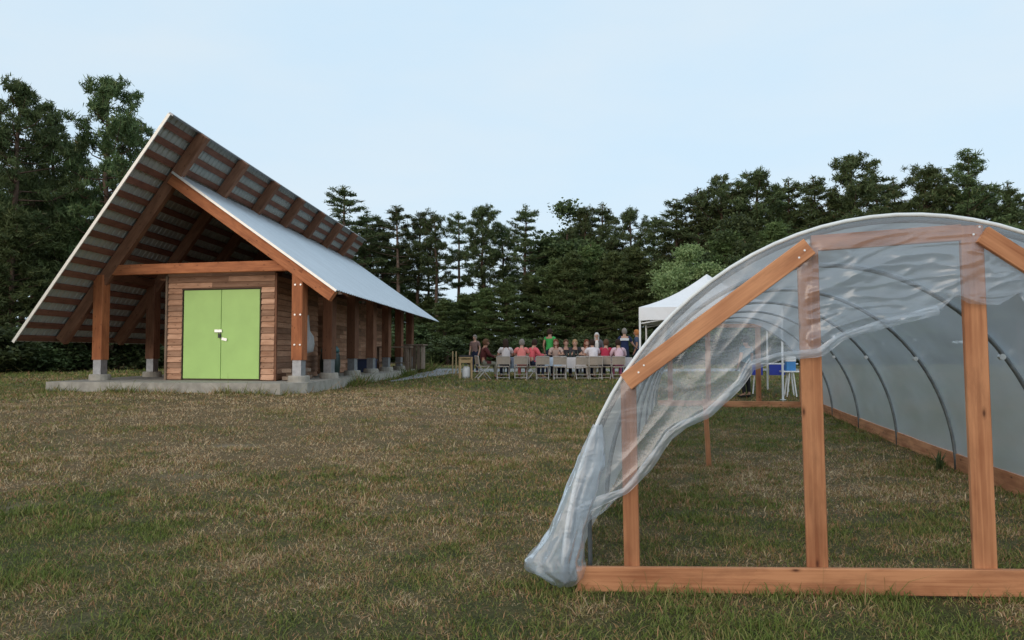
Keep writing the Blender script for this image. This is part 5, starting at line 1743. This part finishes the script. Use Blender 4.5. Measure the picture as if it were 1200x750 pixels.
person(PX(726, 26.85), 26.85, .1, 'sit', 'person in a pale pink shirt sitting nearest to the hoop house', C_('pale_pink', (.66, .46, .52)), C_('rose_trousers', (.45, .12, .22)), 'dark', lean=.10, group=SG, sleeves='long')
# far side of the table, faces to the camera
for px, hair, col, lab, lg in ((652, 'auburn', (.50, .36, .30), 'person with auburn hair in a beige top facing the lawn across the table', True), (663, 'brown', (.045, .04, .045), 'person with brown hair in a black top facing the lawn beside the auburn haired one', False),
                               (674.5, 'blond', (.03, .03, .035), 'person with fair hair in a black top facing the lawn behind the bottles', False), (686.5, 'auburn', (.58, .40, .34), 'person with reddish hair in a pale peach top facing the lawn', True)):
    person(PX(px, 28.75), 28.75, pi + trng.uniform(-.3, .3), 'sit', lab, C_('far_' + str(px), col), jeans, hair, long_hair=lg, lean=.05, group=SG, sleeves='short')
# standing
person(PX(644.5, 28.9), 28.9, -.5, 'stand', 'person in a bright green sleeveless shirt standing behind the table', C_('bright_green', (.055, .36, .085)), jeans, 'dark', skin=SKIN2, h=1.80, sleeves='none', turn=-.3)
person(PX(699.5, 29.3), 29.3, pi - .1, 'stand', 'white haired person standing in grey cardigan and white blouse', C_('grey_cardigan', (.115, .11, .12)), black, 'white', long_hair=True, h=1.66, sleeves='long', shirt2=C_('white_blouse', (.66, .62, .58)))
person(PX(732, 29.6), 29.6, -.1, 'stand', 'person in a navy shirt with a white stripe standing with his back turned', C_('navy_shirt', (.022, .032, .085)), jeans, 'grey', h=1.84, sleeves='short', stripe=C_('white_stripe', (.68, .68, .70)),
       arms=dict(elr=(.30, .10, 1.18), wrr=(.42, .28, 1.06)))
person(PX(746.5, 30.2), 30.2, 1.3, 'stand', 'ginger haired person in dark blue standing behind the canopy front pole', C_('slate_blue', (.06, .08, .13)), jeans, 'ginger', skin=SKIN2, h=1.80, sleeves='short')
person(PX(874, 21.4), 21.4, .6, 'stand', 'person in dark jeans beside the serving table, only the legs clear of the film', C_('teal_top', (.10, .20, .26)), black, 'dark', h=1.72)

# small high table with tray and white bag at the left end
p = at(545.5, 440, 27.2); g = gzf(p.x, p.y)
t = empty('high_table', (p.x, p.y, g), R(8), 'small pale wooden table with a black tray left of the diners', 'table')
mb = MB(); mb.bar((-.24, 0, .74), (.24, 0, .74), .42, .05, ch=.006); mb.build('table_top', M['lumber_pale'], t)
for sx in (-.20, .20):
    for sy in (-.17, .17):
        mb = MB(); mb.bar((sx, sy, -.01), (sx, sy, .715), .06, .06, up=(0, 1, 0)); mb.build('leg', M['lumber_pale'], t)
mb = MB(); mb.bar((-.2, -.17, .62), (.2, -.17, .62), .03, .12); mb.build('apron', M['lumber_pale'], t)
tr = empty('tray', (p.x, p.y, g + .766), R(8), 'black tray lying on the small pale wooden table', 'tray')
mb = MB(); mb.bar((-.20, 0, .012), (.20, 0, .012), .34, .02); mb.build('base', M['black_plastic'], tr)
mb = MB()
for a, b in (((-.2, -.17), (.2, -.17)), ((-.2, .17), (.2, .17)), ((-.2, -.17), (-.2, .17)), ((.2, -.17), (.2, .17))):
    mb.bar((*a, .04), (*b, .04), .015, .05)
mb.build('rim', M['black_plastic'], tr)
tb = empty('carrier_bag', (p.x + .02, p.y + .02, g), 0, 'white and grey carrier bag on the grass under the small pale table', 'bag')
mb = MB(); mb.lathe([(.13, 0.003), (.15, .10), (.145, .28), (.12, .40), (.06, .43)], (0, 0, 0), 14, .7)
for i in range(len(mb.v)):
    v = Vector(mb.v[i]); mb.v[i] = tuple(v * (1 + .14 * noise.noise(v * 12)))
mb.build('sack', M['white_plastic'], tb, True)
mb = MB(); mb.tube([(-.05, 0, .41), (-.05, 0, .50), (0, 0, .54), (.05, 0, .50), (.05, 0, .41)], .008, 6); mb.build('handle', M['steel'], tb)
# pale stakes beyond
for k, (px, lab) in enumerate(((530.5, 'left one of two pale stakes beyond the small pale table'), (534.5, 'right one of two pale stakes beyond the small pale table'))):
    q = at(px, 430, 32.0); g2 = gzf(q.x, q.y)
    mb = MB(); mb.bar((0, 0, -.1), (0, 0, .92), .05, .05, up=(0, 1, 0)); o = mb.build('stake', M['lumber_pale']); o.location = (q.x, q.y, g2); tag(o, lab, 'stake')
print('trees', ntree, 'objects', len(bpy.data.objects))
